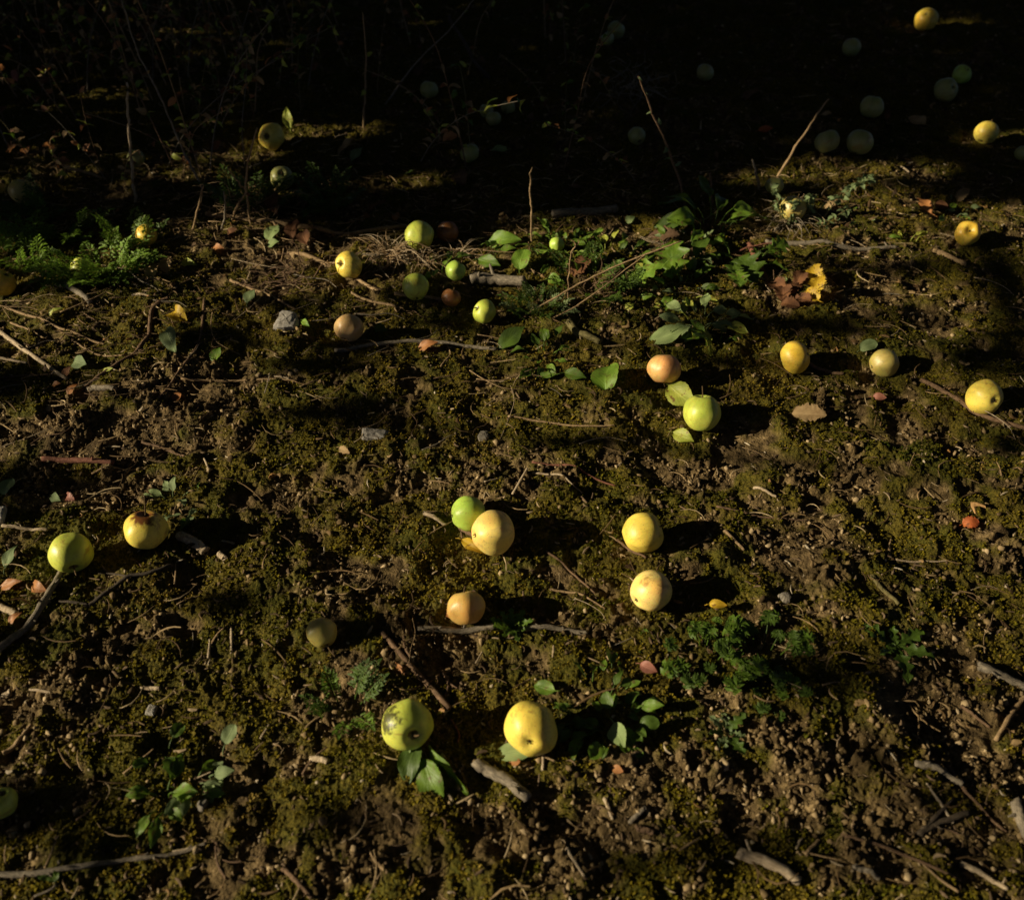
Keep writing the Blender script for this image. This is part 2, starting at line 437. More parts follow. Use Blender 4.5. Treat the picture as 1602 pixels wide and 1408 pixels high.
# ---- moss
def build_moss():
    x, y = sample_area(210000, 3.4, 1.1)
    m = mossmask(x, y); keep = (RNG.random(len(x)) < m*m) & (fbm(x*30, y*30, 123, 2) > .36)
    x = x[keep]; y = y[keep]; n = len(x); K = 6
    z0 = full_h(x, y)-.001
    tone = np.clip(fbm(x*7+5, y*7, 77, 3)*1.3-.15+.35*(RNG.random(n)-.5), 0, 1)
    a = RNG.random((n, K))*6.28; lean = .4+1.0*RNG.random((n, K)); h = (.0022+.0048*RNG.random((n, 1))**1.6)*(.6+.6*RNG.random((n, K)))
    dx = np.cos(a)*np.sin(lean)*h; dy = np.sin(a)*np.sin(lean)*h; dz = np.cos(lean)*h
    wv = .0006+.0007*RNG.random((n, K)); px_ = -np.sin(a)*wv; py_ = np.cos(a)*wv
    X = x[:, None]; Y_ = y[:, None]; Z = z0[:, None]
    o = np.zeros((n, K))
    v0 = np.stack([X-px_, Y_-py_, Z+o], 2); v1 = np.stack([X+px_, Y_+py_, Z+o], 2)
    v2 = np.stack([X+dx*.6+px_*1.2, Y_+dy*.6+py_*1.2, Z+dz*.75], 2); v3 = np.stack([X+dx, Y_+dy, Z+dz], 2)
    v4 = np.stack([X+dx*.6-px_*1.2, Y_+dy*.6-py_*1.2, Z+dz*.75], 2)
    V = np.stack([v0, v1, v2, v3, v4], 2).reshape(-1, 3)
    q = 5*np.arange(n*K)[:, None]
    Fc = np.concatenate([q+np.array([[0, 1, 2]]), q+np.array([[0, 2, 4]]), q+np.array([[4, 2, 3]])])
    me = npmesh('moss', V, Fc, {'tint': np.repeat(tone, K*5)})
    mt = tint_mat('moss', [(0, (.032, .045, .004)), (.25, (.080, .078, .005)), (.5, (.150, .122, .008)), (.75, (.205, .150, .016)), (1, (.25, .17, .05))], .9, .2, .1, 60)
    tag(link('moss', me, mt, smooth=False), 'olive green cushion moss spreading over the damp ground', 'moss', kind='stuff')
build_moss()
# ---- straw and chip litter
def strips(x, y, ln, wd, ang, lift, z0, bend, name, mt, label, tint=None):
    n = len(x); K = 5; t = np.linspace(0, 1, K)[None, :]
    s = (t-.5)*ln[:, None]
    off = bend[:, None]*ln[:, None]*(t*(1-t)*4-.6)
    ca, sa = np.cos(ang)[:, None], np.sin(ang)[:, None]
    cx = x[:, None]+ca*s-sa*off; cy = y[:, None]+sa*s+ca*off
    cz = z0[:, None]+lift[:, None]*(t*ln[:, None])+.001+.12*np.abs(bend)[:, None]*ln[:, None]*(t*(1-t)*4)
    wv = wd[:, None]*(1-.6*np.abs(t-.5)*1.4)
    a = np.stack([cx-sa*wv, cy+ca*wv, cz], 2); b = np.stack([cx+sa*wv, cy-ca*wv, cz-wv*.2], 2); c = np.stack([cx, cy, cz+wv*.9], 2)
    V = np.stack([a, c, b], 2).reshape(-1, 3)
    base = (np.arange(n)*K*3)[:, None, None]+(np.arange(K-1)*3)[None, :, None]
    F1 = (base+np.array([0, 1, 4, 3])).reshape(-1, 4); F2 = (base+np.array([1, 2, 5, 4])).reshape(-1, 4)
    me = npmesh(name, V, np.concatenate([F1, F2]), {'tint': np.repeat(RNG.random(n) if tint is None else tint, K*3)})
    tag(link(name, me, mt), label, name.replace('_', ' '), kind='stuff')
straw_m = tint_mat('straw', [(0, (.06, .036, .016)), (.5, (.16, .10, .045)), (.82, (.32, .22, .11)), (1, (.56, .43, .25))], .8, .1)
x, y = sample_area(27000, 3.6, .9)
k = np.exp(-((y-2.0)/.28)**2)*np.where(x < .9, 1, .35)+.10
k = .8*k+.5*np.exp(-(((x+1.0)/.6)**2+((y-1.5)/.35)**2))
kp = RNG.random(len(x)) < k; x = x[kp]; y = y[kp]; n_ = len(x)
strips(x, y, .012+.05*RNG.random(n_)**1.8, .0006+.0010*RNG.random(n_), RNG.normal(0, .9, n_), RNG.normal(0, .12, n_), .6*full_h(x, y)+.4*base_h(x, y)+.005+.004*RNG.random(n_), RNG.normal(0, .18, n_),
       'dry_grass_litter', straw_m, 'thin dry grass and fine stalk litter matted over the ground')
x, y = sample_area(9000, 3.2, 1.1); n_ = len(x)
strips(x, y, .004+.014*RNG.random(n_)**2.2, .0009+.0018*RNG.random(n_)**2, RNG.random(n_)*6.28, RNG.normal(0, .2, n_), full_h(x, y)+.0006, RNG.normal(0, .12, n_),
       'wood_chips', tint_mat('chip', [(0, (.07, .045, .025)), (.5, (.18, .12, .07)), (.9, (.33, .25, .15)), (1, (.5, .42, .3))], .85), 'tiny scattered flakes of bark and wood across the soil')

x, y = sample_area(6000, 3.3, 1.0)
k = .30+.8*np.exp(-((y-1.9)/.25)**2)+.6*np.exp(-(((x+.9)/.5)**2+((y-1.3)/.5)**2))+.4*np.exp(-((x-1.0)/.35)**2)
kp = (RNG.random(len(x)) < k*.55) & (fbm(x*9, y*9, 444, 2) > .42); x = x[kp]; y = y[kp]; n_ = len(x)
strips(x, y, .005+.015*RNG.random(n_)**1.5, .0016+.0040*RNG.random(n_)**1.5, RNG.random(n_)*6.28, RNG.normal(0, .45, n_), full_h(x, y)+.003, RNG.normal(0, .5, n_),
       'leaf_litter', tint_mat('leaf_flake', [(0, (.04, .024, .012)), (.4, (.11, .062, .026)), (.7, (.22, .14, .06)), (.9, (.36, .25, .12)), (1, (.42, .20, .06))], .75, .15), 'curled crumbs of dead brown leaves caught in the moss')
# =================================================================== APPLES
APC = {
 'yellow': ((.88, .67, .11), (.80, .66, .12), (.76, .44, .10), .25),
 'ygreen': ((.62, .64, .11), (.50, .59, .085), (.74, .62, .14), .2),
 'green': ((.42, .60, .085), (.48, .63, .11), (.50, .58, .10), .2),
 'peach': ((.95, .74, .28), (.92, .70, .18), (.88, .44, .12), .55),
 'orange': ((.70, .38, .10), (.62, .42, .12), (.62, .26, .07), .5),
 'gold': ((.84, .54, .055), (.74, .55, .08), (.76, .36, .06), .35),
 'pink': ((.80, .44, .15), (.78, .50, .17), (.70, .17, .09), .6),
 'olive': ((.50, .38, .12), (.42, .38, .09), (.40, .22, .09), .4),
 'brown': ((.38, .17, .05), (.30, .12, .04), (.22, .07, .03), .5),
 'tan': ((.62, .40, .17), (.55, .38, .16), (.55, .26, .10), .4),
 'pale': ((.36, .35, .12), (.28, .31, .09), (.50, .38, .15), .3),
}
stem_m = wood_mat('apple_stem', (.05, .03, .012), (.20, .13, .05))
calyx_m = wood_mat('apple_calyx', (.03, .02, .01), (.12, .08, .03))
_am = {}
def apple(px, py, r_px, key, end, axis, label, stem=True, scab=None, rot=None, squash=1.0, pear=0.0, hole=False, dent=None):
    """(px,py) centre in the photo, r_px radius; axis = direction of the named end as (right, up, towards camera)"""
    # centre: the ball touches the ground
    d = ray(px, py); r = .036
    for _ in range(6):
        t = (CAM_H-(top_h(c.x, c.y, .012, 55) if _ else 0)-r*.88)/(-d.z); c = Vector((0, 0, CAM_H))+d*t
        r = r_px*mpp(c)
    gz = c.z-r*.88
    ap = empty('fallen_apple', (c.x, c.y, gz), label, 'apple', 'windfall apples lying on the ground')
    ax = (RIGHT*axis[0]+UP*axis[1]-FWD*axis[2]).normalized()
    if end == 'calyx': ax = -ax
    q = ax.to_track_quat('Z', 'Y'); sd = int(px*7+py); rg = random.Random(sd)
    q = q@Quaternion((0, 0, 1), rg.uniform(0, 6.28))
    nu, nv = 40, 30; v = []; f = []; uv = []
    l5 = rg.uniform(.016, .04); tall = rg.uniform(.88, 1.02)*squash; ph = rg.uniform(0, 6); e2 = rg.uniform(.01, .05)
    for i in range(nv+1):
        phi = math.pi*i/nv
        s_ = math.sin(phi); co = math.cos(phi)
        rad = s_**.92*(1-.10*max(0, -co)**1.5*1.0-pear*.35*max(0, co))
        z = co*tall
        z -= (.30*math.exp(-(rad/.27)**2)) if co > 0 else 0
        z += (.17 if not hole else .5)*math.exp(-(rad/(.25 if not hole else .42))**2) if co < 0 else 0
        if co > 0: z += pear*.25*co
        for j in range(nu):
            a = 2*math.pi*j/nu
            k = 1+l5*math.cos(5*a+ph)*(1+.6*(-co))*(.4+.6*s_)+e2*math.cos(2*a+ph*2)+.020*math.sin(3*a+phi*3+ph)+.028*math.cos(a+ph*3)*co+.010*math.sin(6*a+5*phi+ph)*s_
            P = Vector((rad*k*math.cos(a), rad*k*math.sin(a), z+.02*math.cos(a+ph)*s_))
            if dent:
                dd = (q.inverted()@(RIGHT*dent[0]+UP*dent[1]-FWD*dent[2]).normalized())
                P *= 1-dent[3]*math.exp(-((P.normalized()-dd).length/.45)**2)
            v.append(P*r); uv.append((j/nu, 1-i/nv))
    for i in range(nv):
        for j in range(nu):
            a, b = i*nu+j, i*nu+(j+1) % nu; f.append((a, a+nu, b+nu, b))
    me = pymesh('apple_skin', v, f, uv)
    sp_ = (tuple((q.inverted()@(RIGHT*scab[0]+UP*scab[1]-FWD*scab[2]).normalized())*r) , scab[3]*r) if scab else None
    rp_ = (tuple((q.inverted()@(RIGHT*rot[0]+UP*rot[1]-FWD*rot[2]).normalized())*r) , rot[3]*r) if rot else None
    kk = (key, sd % 3) if not (scab or rot) else (key, sd)
    if kk not in _am: _am[kk] = apple_mat('apple_skin_'+key, *APC[key], scab=sp_, rot=rp_, seed=sd % 17)
    body = link('body', me, _am[kk], ap); body.rotation_mode = 'QUATERNION'; body.rotation_quaternion = q; body.location = (0, 0, c.z-gz)
    if stem:
        z0 = r*(tall-.30+pear*.25); ln = r*rg.uniform(.42, .75) if not pear else r*1.1
        bx = rg.uniform(-.25, .25)*r; by = rg.uniform(-.25, .25)*r
        pth = smooth_path([(0, 0, z0-.08*r), (bx*.2, by*.2, z0+ln*.5), (bx, by, z0+ln)], 4)
        vv, ff, uu = tube(pth, .0012, .0011, 7, .1, 0); vv = [Vector(p) for p in vv]
        for p in vv[-8:]:
            pass
        s = link('stem', pymesh('apple_stem', vv, ff, uu), stem_m, ap)
        s.rotation_mode = 'QUATERNION'; s.rotation_quaternion = q; s.location = body.location
    cb = MB(); zc = -r*(tall-.17 if not hole else tall-.5)
    for k in range(5):
        a = k*1.2566+ph; rr = r*.085
        bl = blade('narrow', .7, .2, .7, 5, 2, seed=k)
        M = Matrix.Rotation(a, 4, 'Z')@Matrix.Translation((0, rr*.5, zc+.001))@Matrix.Rotation(-1.0, 4, 'X')@Matrix.Scale(r*.17, 4)
        cb.add(xf(bl, M))
    vv, ff, uu = tube([Vector((0, 0, zc+.003)), Vector((0, 0, zc)), Vector((0, 0, zc-r*.03))], r*.09, r*.06, 8, .2); cb.add((vv, ff, uu))
    k = link('calyx', cb.mesh('calyx'), calyx_m, ap); k.rotation_mode = 'QUATERNION'; k.rotation_quaternion = q; k.location = body.location
    return ap

A = apple
A(831,1140,42,'yellow','calyx',(-.12,-.30,1),'large yellow apple, eye facing forward, lying on a pale green leaf')
A(637,1133,40,'ygreen','stem',(.42,-.25,.9),'green apple with dark scab blotches on its left side above a sprig of leaves', scab=(-.75,.45,.7,.8))
A(729,951,31,'orange','calyx',(.15,-.95,.1),'dull orange apple sitting just behind a straight grey stick')
A(503,989,24,'olive','stem',(.45,-.8,.35),'small brownish green apple with its stalk pointing down', pear=.4)
A(1018,924,33,'peach','stem',(.9,.5,-.3),'yellow and orange apple in front of the pale yellow notched one, above a green weed')
A(1006,833,33,'yellow','stem',(.95,.35,.15),'pale yellow apple with a heart-shaped notch on its right side', dent=(1,.35,.3,.14))
A(771,833,36,'peach','calyx',(-.9,-.1,.35),'peachy yellow apple resting against a bright green one')
A(733,804,28,'green','calyx',(-.97,-.1,.2),'bright green apple tucked behind a peachy yellow one')
A(111,864,32,'ygreen','stem',(.35,-.75,.4),'yellow green apple touching the tip of a long dark stick at the left')
A(228,829,34,'yellow','stem',(.1,.85,.3),'yellow apple with a brown rotten patch round its stalk on top', pear=.15, rot=(.1,.85,.6,.95))
A(1098,646,30,'ygreen','stem',(.0,1,.25),'yellow green apple in front of a yellowish leaf, below the pink one')
A(1039,577,26,'pink','calyx',(.0,1,.15),'orange pink apple with a red crown below a pale green leaf')
A(1244,559,25,'gold','calyx',(.8,.2,.45),'golden apple whose eye faces right, left of a dull olive one')
A(1383,568,22,'olive','stem',(.9,.3,.1),'dull olive apple right of the golden one whose eye faces right')
A(1540,622,27,'yellow','calyx',(.15,-.25,.95),'dull yellow apple with a dark eye beside a thin fallen stick at the right edge')
A(546,513,22,'tan','stem',(.3,.9,-.2),'brownish peach apple to the right of a whitish stone')
A(758,488,19,'ygreen','stem',(-.7,.3,.5),'small yellow green apple in shade in front of a thick mossy branch')
A(650,449,21,'ygreen','calyx',(.15,-.95,.2),'yellow green apple in front of the frayed straw tuft')
A(546,415,21,'yellow','stem',(-.6,.0,.75),'yellow apple left of the frayed straw tuft at the end of a tan stick')
A(656,369,23,'ygreen','calyx',(.3,-.85,.4),'lime green apple beside an orange brown one behind the straw tuft')
A(700,363,17,'brown','calyx',(-.5,.2,.85),'orange brown rotten apple right behind the lime green one')
A(713,424,16,'green','stem',(.5,.7,.2),'green apple half hidden among leaves in the shade')
A(706,466,15,'brown','stem',(.3,.9,.2),'dark reddish brown apple deep in shadow')
A(1514,365,19,'gold','calyx',(-.2,.1,1),'golden apple hollowed out like a ring on the mossy ground at the right', hole=True, rot=(-.25,.1,1,.45))  # brown patch darkens the middle of the hollow
A(229,368,17,'gold','stem',(.6,.6,.1),'golden apple behind feathery weeds with dry twigs around it')
A(128,420,17,'ygreen','stem',(-.5,.4,.7),'yellow apple half covered by the feathery green weeds')
A(3,443,20,'gold','stem',(.5,.7,.3),'golden apple cut off by the left edge under the weeds')
A(425,214,20,'yellow','stem',(-.2,-.3,.9),'yellow apple half in sun below a small hanging leaf')
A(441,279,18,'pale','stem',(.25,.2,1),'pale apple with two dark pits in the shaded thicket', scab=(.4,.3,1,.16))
A(871,383,12,'green','stem',(0,1,0),'tiny dim green apple among low weeds')
A(1241,327,20,'olive','stem',(.2,.7,.4),'dim olive green apple behind the grey green seed heads')
A(1212,291,14,'pale','stem',(.1,.9,.2),'small dim apple at the foot of a leaning tan stalk')
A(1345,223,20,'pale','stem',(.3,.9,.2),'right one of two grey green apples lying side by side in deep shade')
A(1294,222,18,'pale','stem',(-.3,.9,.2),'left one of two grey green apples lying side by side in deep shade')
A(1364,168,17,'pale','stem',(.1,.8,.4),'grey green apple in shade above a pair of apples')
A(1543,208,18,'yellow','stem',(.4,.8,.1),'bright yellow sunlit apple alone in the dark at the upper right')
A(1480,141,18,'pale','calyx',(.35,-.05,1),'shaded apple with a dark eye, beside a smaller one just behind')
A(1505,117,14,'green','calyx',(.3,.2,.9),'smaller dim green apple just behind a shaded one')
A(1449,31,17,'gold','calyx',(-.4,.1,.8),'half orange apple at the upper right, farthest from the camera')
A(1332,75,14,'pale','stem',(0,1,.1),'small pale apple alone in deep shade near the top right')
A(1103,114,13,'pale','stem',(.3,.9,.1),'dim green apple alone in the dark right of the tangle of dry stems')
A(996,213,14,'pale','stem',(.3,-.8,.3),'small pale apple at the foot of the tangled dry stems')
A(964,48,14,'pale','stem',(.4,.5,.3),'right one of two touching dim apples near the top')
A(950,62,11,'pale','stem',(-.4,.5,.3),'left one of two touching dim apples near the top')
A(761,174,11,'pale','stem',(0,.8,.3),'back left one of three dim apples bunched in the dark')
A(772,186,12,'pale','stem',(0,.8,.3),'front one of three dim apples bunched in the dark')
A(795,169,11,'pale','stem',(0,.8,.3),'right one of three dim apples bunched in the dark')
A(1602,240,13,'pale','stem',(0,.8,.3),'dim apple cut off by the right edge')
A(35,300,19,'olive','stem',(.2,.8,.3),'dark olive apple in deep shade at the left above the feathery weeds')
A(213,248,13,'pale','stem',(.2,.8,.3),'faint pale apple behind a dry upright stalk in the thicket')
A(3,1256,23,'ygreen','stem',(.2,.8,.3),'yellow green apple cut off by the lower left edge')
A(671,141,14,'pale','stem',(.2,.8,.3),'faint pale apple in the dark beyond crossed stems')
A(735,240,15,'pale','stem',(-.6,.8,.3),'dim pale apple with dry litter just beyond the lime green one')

# =================================================================== STICKS
WM = {'pale': wood_mat('pale_wood', (.28, .20, .12), (.62, .50, .34)), 'tan': wood_mat('tan_wood', (.17, .105, .05), (.46, .32, .17)),
      'brown': wood_mat('brown_bark', (.07, .04, .022), (.26, .16, .09)), 'grey': wood_mat('grey_bark', (.09, .075, .055), (.34, .28, .20)),
      'dark': wood_mat('dark_bark', (.03, .022, .014), (.12, .09, .06)), 'red': wood_mat('red_bark', (.10, .035, .02), (.30, .13, .08)),
      'olive': wood_mat('olive_bark', (.07, .06, .02), (.24, .20, .08))}
def stick(pts, wpx, col, label, taper=.7, knots=2, side=None, name='fallen_twig', lift=0.0, cat='twig', ends=None):
    P = []
    for i, q in enumerate(pts):
        p = at(q[0], q[1]); h = q[2] if len(q) > 2 else 0
        r = wpx*mpp(p)/2
        P.append(p)
    r0 = wpx*mpp(P[0])/2; r1 = r0*taper
    mid = P[len(P)//2]
    path = smooth_path(P, 7)
    zz = np.array([top_h(p.x, p.y, .008, 75) for p in path]); kk = np.array([1, 2, 3, 2, 1])/9
    zs = np.convolve(np.pad(zz, 2, 'edge'), kk, 'valid')
    for p, z_ in zip(path, zs): p.z = float(z_)+r0*.45+lift
    rg = random.Random(int(pts[0][0]*3+pts[0][1]))
    w0 = r0*.16
    path = [p+Vector((rg.uniform(-w0, w0), rg.uniform(-w0, w0), rg.uniform(-w0, w0)*.5)) for p in path]
    org = Vector((P[0].x, P[0].y, base_h(P[0].x, P[0].y)))
    loc = [p-org for p in path]
    mb = MB().add(tube(loc, r0, r1, 14 if wpx > 6 else 7, .09, knots, seed=rg.random()))
    for k in range(knots if wpx > 5 else 0):      # snapped-off spurs
        i = rg.randrange(2, len(loc)-2); d = Vector((rg.uniform(-1, 1), rg.uniform(-1, 1), rg.uniform(.2, 1))).normalized()
        mb.add(tube([loc[i], loc[i]+d*r0*1.2, loc[i]+d*r0*rg.uniform(1.8, 3.0)], r0*.45, r0*.2, 6, .2, 0))
    o = link(name, mb.mesh(name), WM[col]); o.location = org; tag(o, label, cat, 'fallen twigs and sticks')
    if side:
        for sd in side:
            SP = [at(a[0], a[1])-org for a in sd[0]]
            for s_ in SP: s_.z = top_h(s_.x+org.x, s_.y+org.y, .008, 80)-org.z+.002+lift
            link('side_twig', MB().add(tube(smooth_path(SP, 5), sd[1]*mpp(mid)/2, sd[1]*mpp(mid)/4, 7, .15, 0)).mesh('side_twig'), WM[col], o)
    return o
T = stick
T([(-25,505),(50,560),(108,598)],8,'pale','pale bare stick slanting in from the left edge to a shadow', knots=3)
T([(-20,475),(60,505),(110,525),(165,542)],4.5,'tan','long thin tan twig slanting in just above the pale bare stick')
T([(-15,568),(45,574)],5,'pale','short pale twig crossing under the pale bare stick at the left edge')
T([(268,478),(240,492),(232,535),(208,565),(165,590),(130,612)],7,'brown','wavy S shaped brown twig left of a yellow curled leaf', knots=3)
T([(322,478),(316,535),(292,578),(248,632)],4.5,'brown','thin curved brown twig right of a yellow curled leaf', knots=2)
T([(20,512),(60,528),(95,544)],3.5,'tan','short thin tan twig lying between two longer twigs at the left')
T([(118,540),(150,556),(198,562)],3.5,'tan','thin tan twig pointing at the S shaped twig')
T([(100,588),(40,590),(-10,600)],3,'brown','thin brown twig under the end of the pale bare stick')
T([(138,612),(184,619)],9,'grey','flat grey chip of wood below the S shaped twig', 1, 0)
T([(652,988),(715,990),(776,989)],10,'grey','straight grey stick lying in front of the dull orange apple', .95, 2)
T([(820,990),(868,988),(918,996)],9,'grey','knobbly grey stick in shadow right of a jagged weed', .8, 3)
T([(598,995),(640,1042),(704,1113)],9,'brown','brown stick slanting down behind the scabbed green apple', .9, 1)
T([(743,1200),(785,1222),(825,1254)],19,'grey','thick greyish brown stub below the two front apples', .9, 2, cat='stick')
T([(1152,1338),(1190,1352),(1245,1386)],19,'pale','thick pale stub of peeled wood at the bottom right', .8, 1, cat='stick')
T([(1425,1205),(1462,1214),(1500,1236)],12,'grey','stout grey stick right of a black hollow', .8, 1)
T([(1478,1203),(1502,1240),(1522,1260),(1575,1302)],6,'brown','bent brown twig crossing the stout grey stick at the right')
T([(1435,1308),(1465,1292),(1510,1277)],11,'dark','dark grey stick forked with another at the lower right', .8, 2, [([(1440,1302),(1462,1280),(1486,1256)],9)])
T([(1500,1352),(1535,1368),(1572,1392)],10,'pale','pale split stick near the bottom right corner', .7, 1)
T([(1310,1315),(1400,1335),(1460,1365),(1500,1380)],6,'brown','long thin brown twig left of the pale split stick')
T([(1525,1050),(1560,1064),(1602,1078)],15,'grey','stout grey stick at the right edge above a slanting one', .9, 1)
T([(1612,1082),(1585,1112),(1558,1158)],9,'tan','tan stick slanting down from the right edge')
T([(1500,1108),(1548,1138)],6,'brown','short brown twig left of the tan slanting stick')
T([(1580,1258),(1592,1290),(1612,1335)],17,'grey','thick grey stub cut off by the right edge', .9, 1)
T([(-15,1378),(60,1372),(135,1362),(200,1350),(262,1342),(328,1325)],10,'grey','long grey branch crossing the bottom left corner', .55, 4, [([(80,1370),(92,1392),(60,1408)],6)], cat='stick')
T([(445,1362),(465,1382),(490,1410)],9,'brown','short brown stick leaving the bottom edge left of centre')
T([(104,897),(90,925),(60,970),(20,1015),(-15,1055)],9,'grey','long grey stick running from the yellow green apple to the left edge', 1.2, 3, lift=.006)
T([(145,958),(170,942),(205,915),(240,908),(275,893)],7.5,'dark','dark forked branch lying left of a scatter of roots', .7, 3, [([(145,958),(120,955),(98,950)],6),([(205,915),(180,905),(158,905)],4)])
T([(285,846),(325,871)],15,'pale','short pale cut stick right of the yellow rotten apple', 1, 0)
T([(345,872),(355,882)],10,'pale','tiny pale stub beside the short pale cut stick', .9, 0)
T([(-10,943),(28,964)],11,'pale','stubby pale stick at the left edge above orange leaves', .9, 0)
T([(10,833),(80,838)],6,'pale','pale twig left of the yellow green apple', .8, 1)
T([(664,812),(698,826)],7,'pale','short pale twig left of the green and peachy apples', .8, 0)
T([(721,828),(742,846),(762,868)],8,'brown','brown stick wedged under the peachy yellow apple', .7, 0)
T([(832,731),(880,735),(920,748),(962,765)],4.5,'red','reddish arched twig above a shorter tan one', .6, 1)
T([(832,745),(860,748),(888,760),(910,778)],4,'pale','curved tan twig like a small bow in mid ground', .6, 0)
T([(1118,803),(1200,812),(1265,817)],3.5,'brown','thin straight brown twig in the open moss right of the notched apple')
T([(1131,840),(1163,864)],6,'tan','short tan twig in the shadow of the notched apple', .7, 0)
T([(1398,880),(1440,884),(1478,885)],4,'pale','bright thin pale twig on the moss at the right', .6, 1)
T([(1362,905),(1380,925),(1402,952)],7,'olive','short olive twig below the bright thin one', .8, 0)
T([(1177,772),(1212,786)],5,'pale','short pale twig in the middle of the mossy right', .8, 0)
T([(325,344),(400,352),(480,364),(560,371),(636,358)],7.5,'tan','long tan branch leading to the lime green apple', .8, 4, [([(430,358),(445,385),(440,410)],3)], cat='stick')
T([(452,402),(500,412),(545,432),(594,460)],7,'tan','tan stick running under the yellow apple by the straw tuft', .7, 2)
T([(362,446),(410,462),(462,490)],5,'tan','straight tan twig above the whitish stone', .7, 1)
T([(525,556),(580,548),(650,541),(715,546),(778,552)],7,'grey','long grey twig above an orange leaf', .8, 3, [([(650,541),(672,532),(690,520)],3),([(690,545),(738,548)],3)])
T([(738,449),(775,450),(822,458)],17,'grey','thick mossy branch piece behind feathery weeds', .9, 2, lift=.012, cat='stick')
T([(888,512),(905,530),(938,546)],12,'olive','curved mossy stub between weeds in mid ground', .8, 1)
T([(1440,598),(1500,636),(1552,662),(1612,682)],7,'brown','long brown stick in front of the dull yellow apple at the right', .9, 2)
T([(1262,578),(1290,588),(1316,597)],6,'brown','short brown twig right below the golden apple', .8, 0)
T([(1195,387),(1262,390),(1330,393),(1402,396)],8,'grey','long pale grey branch lying along the edge of the shade at the right', .7, 3)
T([(1458,399),(1480,410),(1504,426)],9,'tan','stubby tan stick below the hollow golden apple', .8, 0)
T([(862,344),(905,340),(965,333)],14,'grey','thick dim log piece at the edge of the dark', .9, 2, cat='stick')
T([(1170,393),(1182,412),(1203,442)],9,'red','reddish stick by a jagged green leaf', .7, 1)
T([(618,467),(660,473),(705,478)],6,'tan','tan twig below the yellow green apple by the straw', .8, 1)
T([(70,724),(120,726),(182,733)],10,'red','reddish brown flat stick in the left mid ground', .8, 1)
T([(145,745),(185,738),(232,738)],3.5,'tan','thin arched tan twig under the reddish flat stick', .6, 0)
T([(222,693),(260,705),(292,720)],5,'brown','short brown twig right of the reddish flat stick', .7, 0)
T([(795,659),(850,667),(910,672),(960,676)],4,'tan','thin forked tan twig across the central moss', .6, 2)
T([(286,600),(370,598),(466,603)],4,'tan','thin straight tan twig left of centre above the moss', .6, 1)
T([(1048,596),(1062,608),(1078,620)],5,'brown','tiny brown twig between the pink and yellow green apples', .8, 0)
T([(965,848),(985,862),(1010,880)],5,'brown','brown twig in front of the notched apple', .7, 0)
T([(855,868),(890,895),(930,935)],4,'brown','thin brown twig left of the yellow and orange apple', .7, 1)
T([(860,925),(905,936),(945,962)],4.5,'tan','tan crooked twig in the shade of the dull orange apple', .7, 1)
T([(692,1050),(702,1072),(697,1092)],6,'brown','short forked brown twig behind the slanting brown stick', .7, 0, [([(702,1072),(716,1082)],4)])
T([(705,1130),(718,1150),(716,1165)],4,'red','tiny curled reddish twig between the two front apples', .7, 0)
T([(488,1192),(516,1199)],10,'pale','stubby pale chip left of the leaf sprig', .9, 0)
T([(945,1255),(958,1285)],7,'pale','small pale twig standing out below the front right leaves', .7, 0)
T([(885,1335),(902,1360),(915,1378)],6,'pale','small pale twig low in the middle', .7, 0)
T([(985,1290),(1008,1270)],8,'grey','short grey chip near the bottom centre right', .9, 0)
T([(995,1300),(1020,1308)],10,'brown','short brown chip near the bottom centre right', .9, 0)
T([(1255,1345),(1270,1328),(1278,1318)],7,'tan','upright looking tan twig above the thick pale stub', .7, 0, [([(1250,1340),(1310,1354)],4)])
T([(1330,1362),(1372,1378)],9,'grey','grey chip right of the thick pale stub', .8, 0)
T([(225,1080),(252,1082)],7,'pale','small pale chip in the lower left moss', .9, 0)
T([(10,1185),(35,1165),(55,1140)],8,'tan','tan stick at the left edge above the cut off apple', .7, 0)
T([(-10,1100),(20,1085)],12,'pale','thick pale stub at the left edge in the lower half', .9, 0)
T([(620,492),(560,470),(552,465)],5,'tan','small tan twig above the brownish peach apple', .7, 0)
T([(40,462),(70,443),(100,420)],5,'brown','brown twig slanting under the feathery weeds', .8, 1)
T([(95,455),(120,465),(145,482)],10,'grey','grey stub in front of the feathery weeds', .8, 1)
T([(218,445),(255,450)],6,'tan','short tan twig right of the feathery weeds', .8, 0)
T([(210,470),(240,476)],4,'pale','thin pale twig above the S shaped twig', .8, 0)
T([(690,580),(705,562),(700,548)],3,'tan','thin forked tan straw under the long grey twig', .7, 0)

frag_m = []
for k in range(8):
    rg = random.Random(500+k); l = rg.uniform(.012, .030); r_ = rg.uniform(.0008, .0022)
    mb = MB().add(tube(smooth_path([Vector((-l, 0, 0)), Vector((0, rg.uniform(-.15, .15)*l, rg.uniform(0, .1)*l)), Vector((l, rg.uniform(-.15, .15)*l, 0))], 5), r_, r_*.7, 8, .2, 1, flat=rg.uniform(.4, 1)))
    me = mb.mesh('twig_fragment'); me.materials.append(WM[['pale', 'tan', 'grey', 'brown', 'tan', 'pale', 'olive', 'brown'][k]]); frag_m.append(me)
for k in range(150):
    y_ = .34+2.1*random.random()**1.2; x_ = (random.random()*2-1)*(.55+.50*y_)
    if k % 3 == 0: x_ = -abs(x_)
    o = link('twig_fragment', frag_m[k % 8]); o.location = (x_, y_, top_h(x_, y_, .01, 80)+.001)
    o.rotation_euler = (0, random.gauss(0, .15), random.uniform(0, 3.14)); s_ = rnd(.6, 1.2); o.scale = (s_, s_, s_)
    tag(o, 'small broken bit of twig lying loose on the crumbly ground', 'twig', 'broken twig bits scattered on the ground')
stem_ms = []
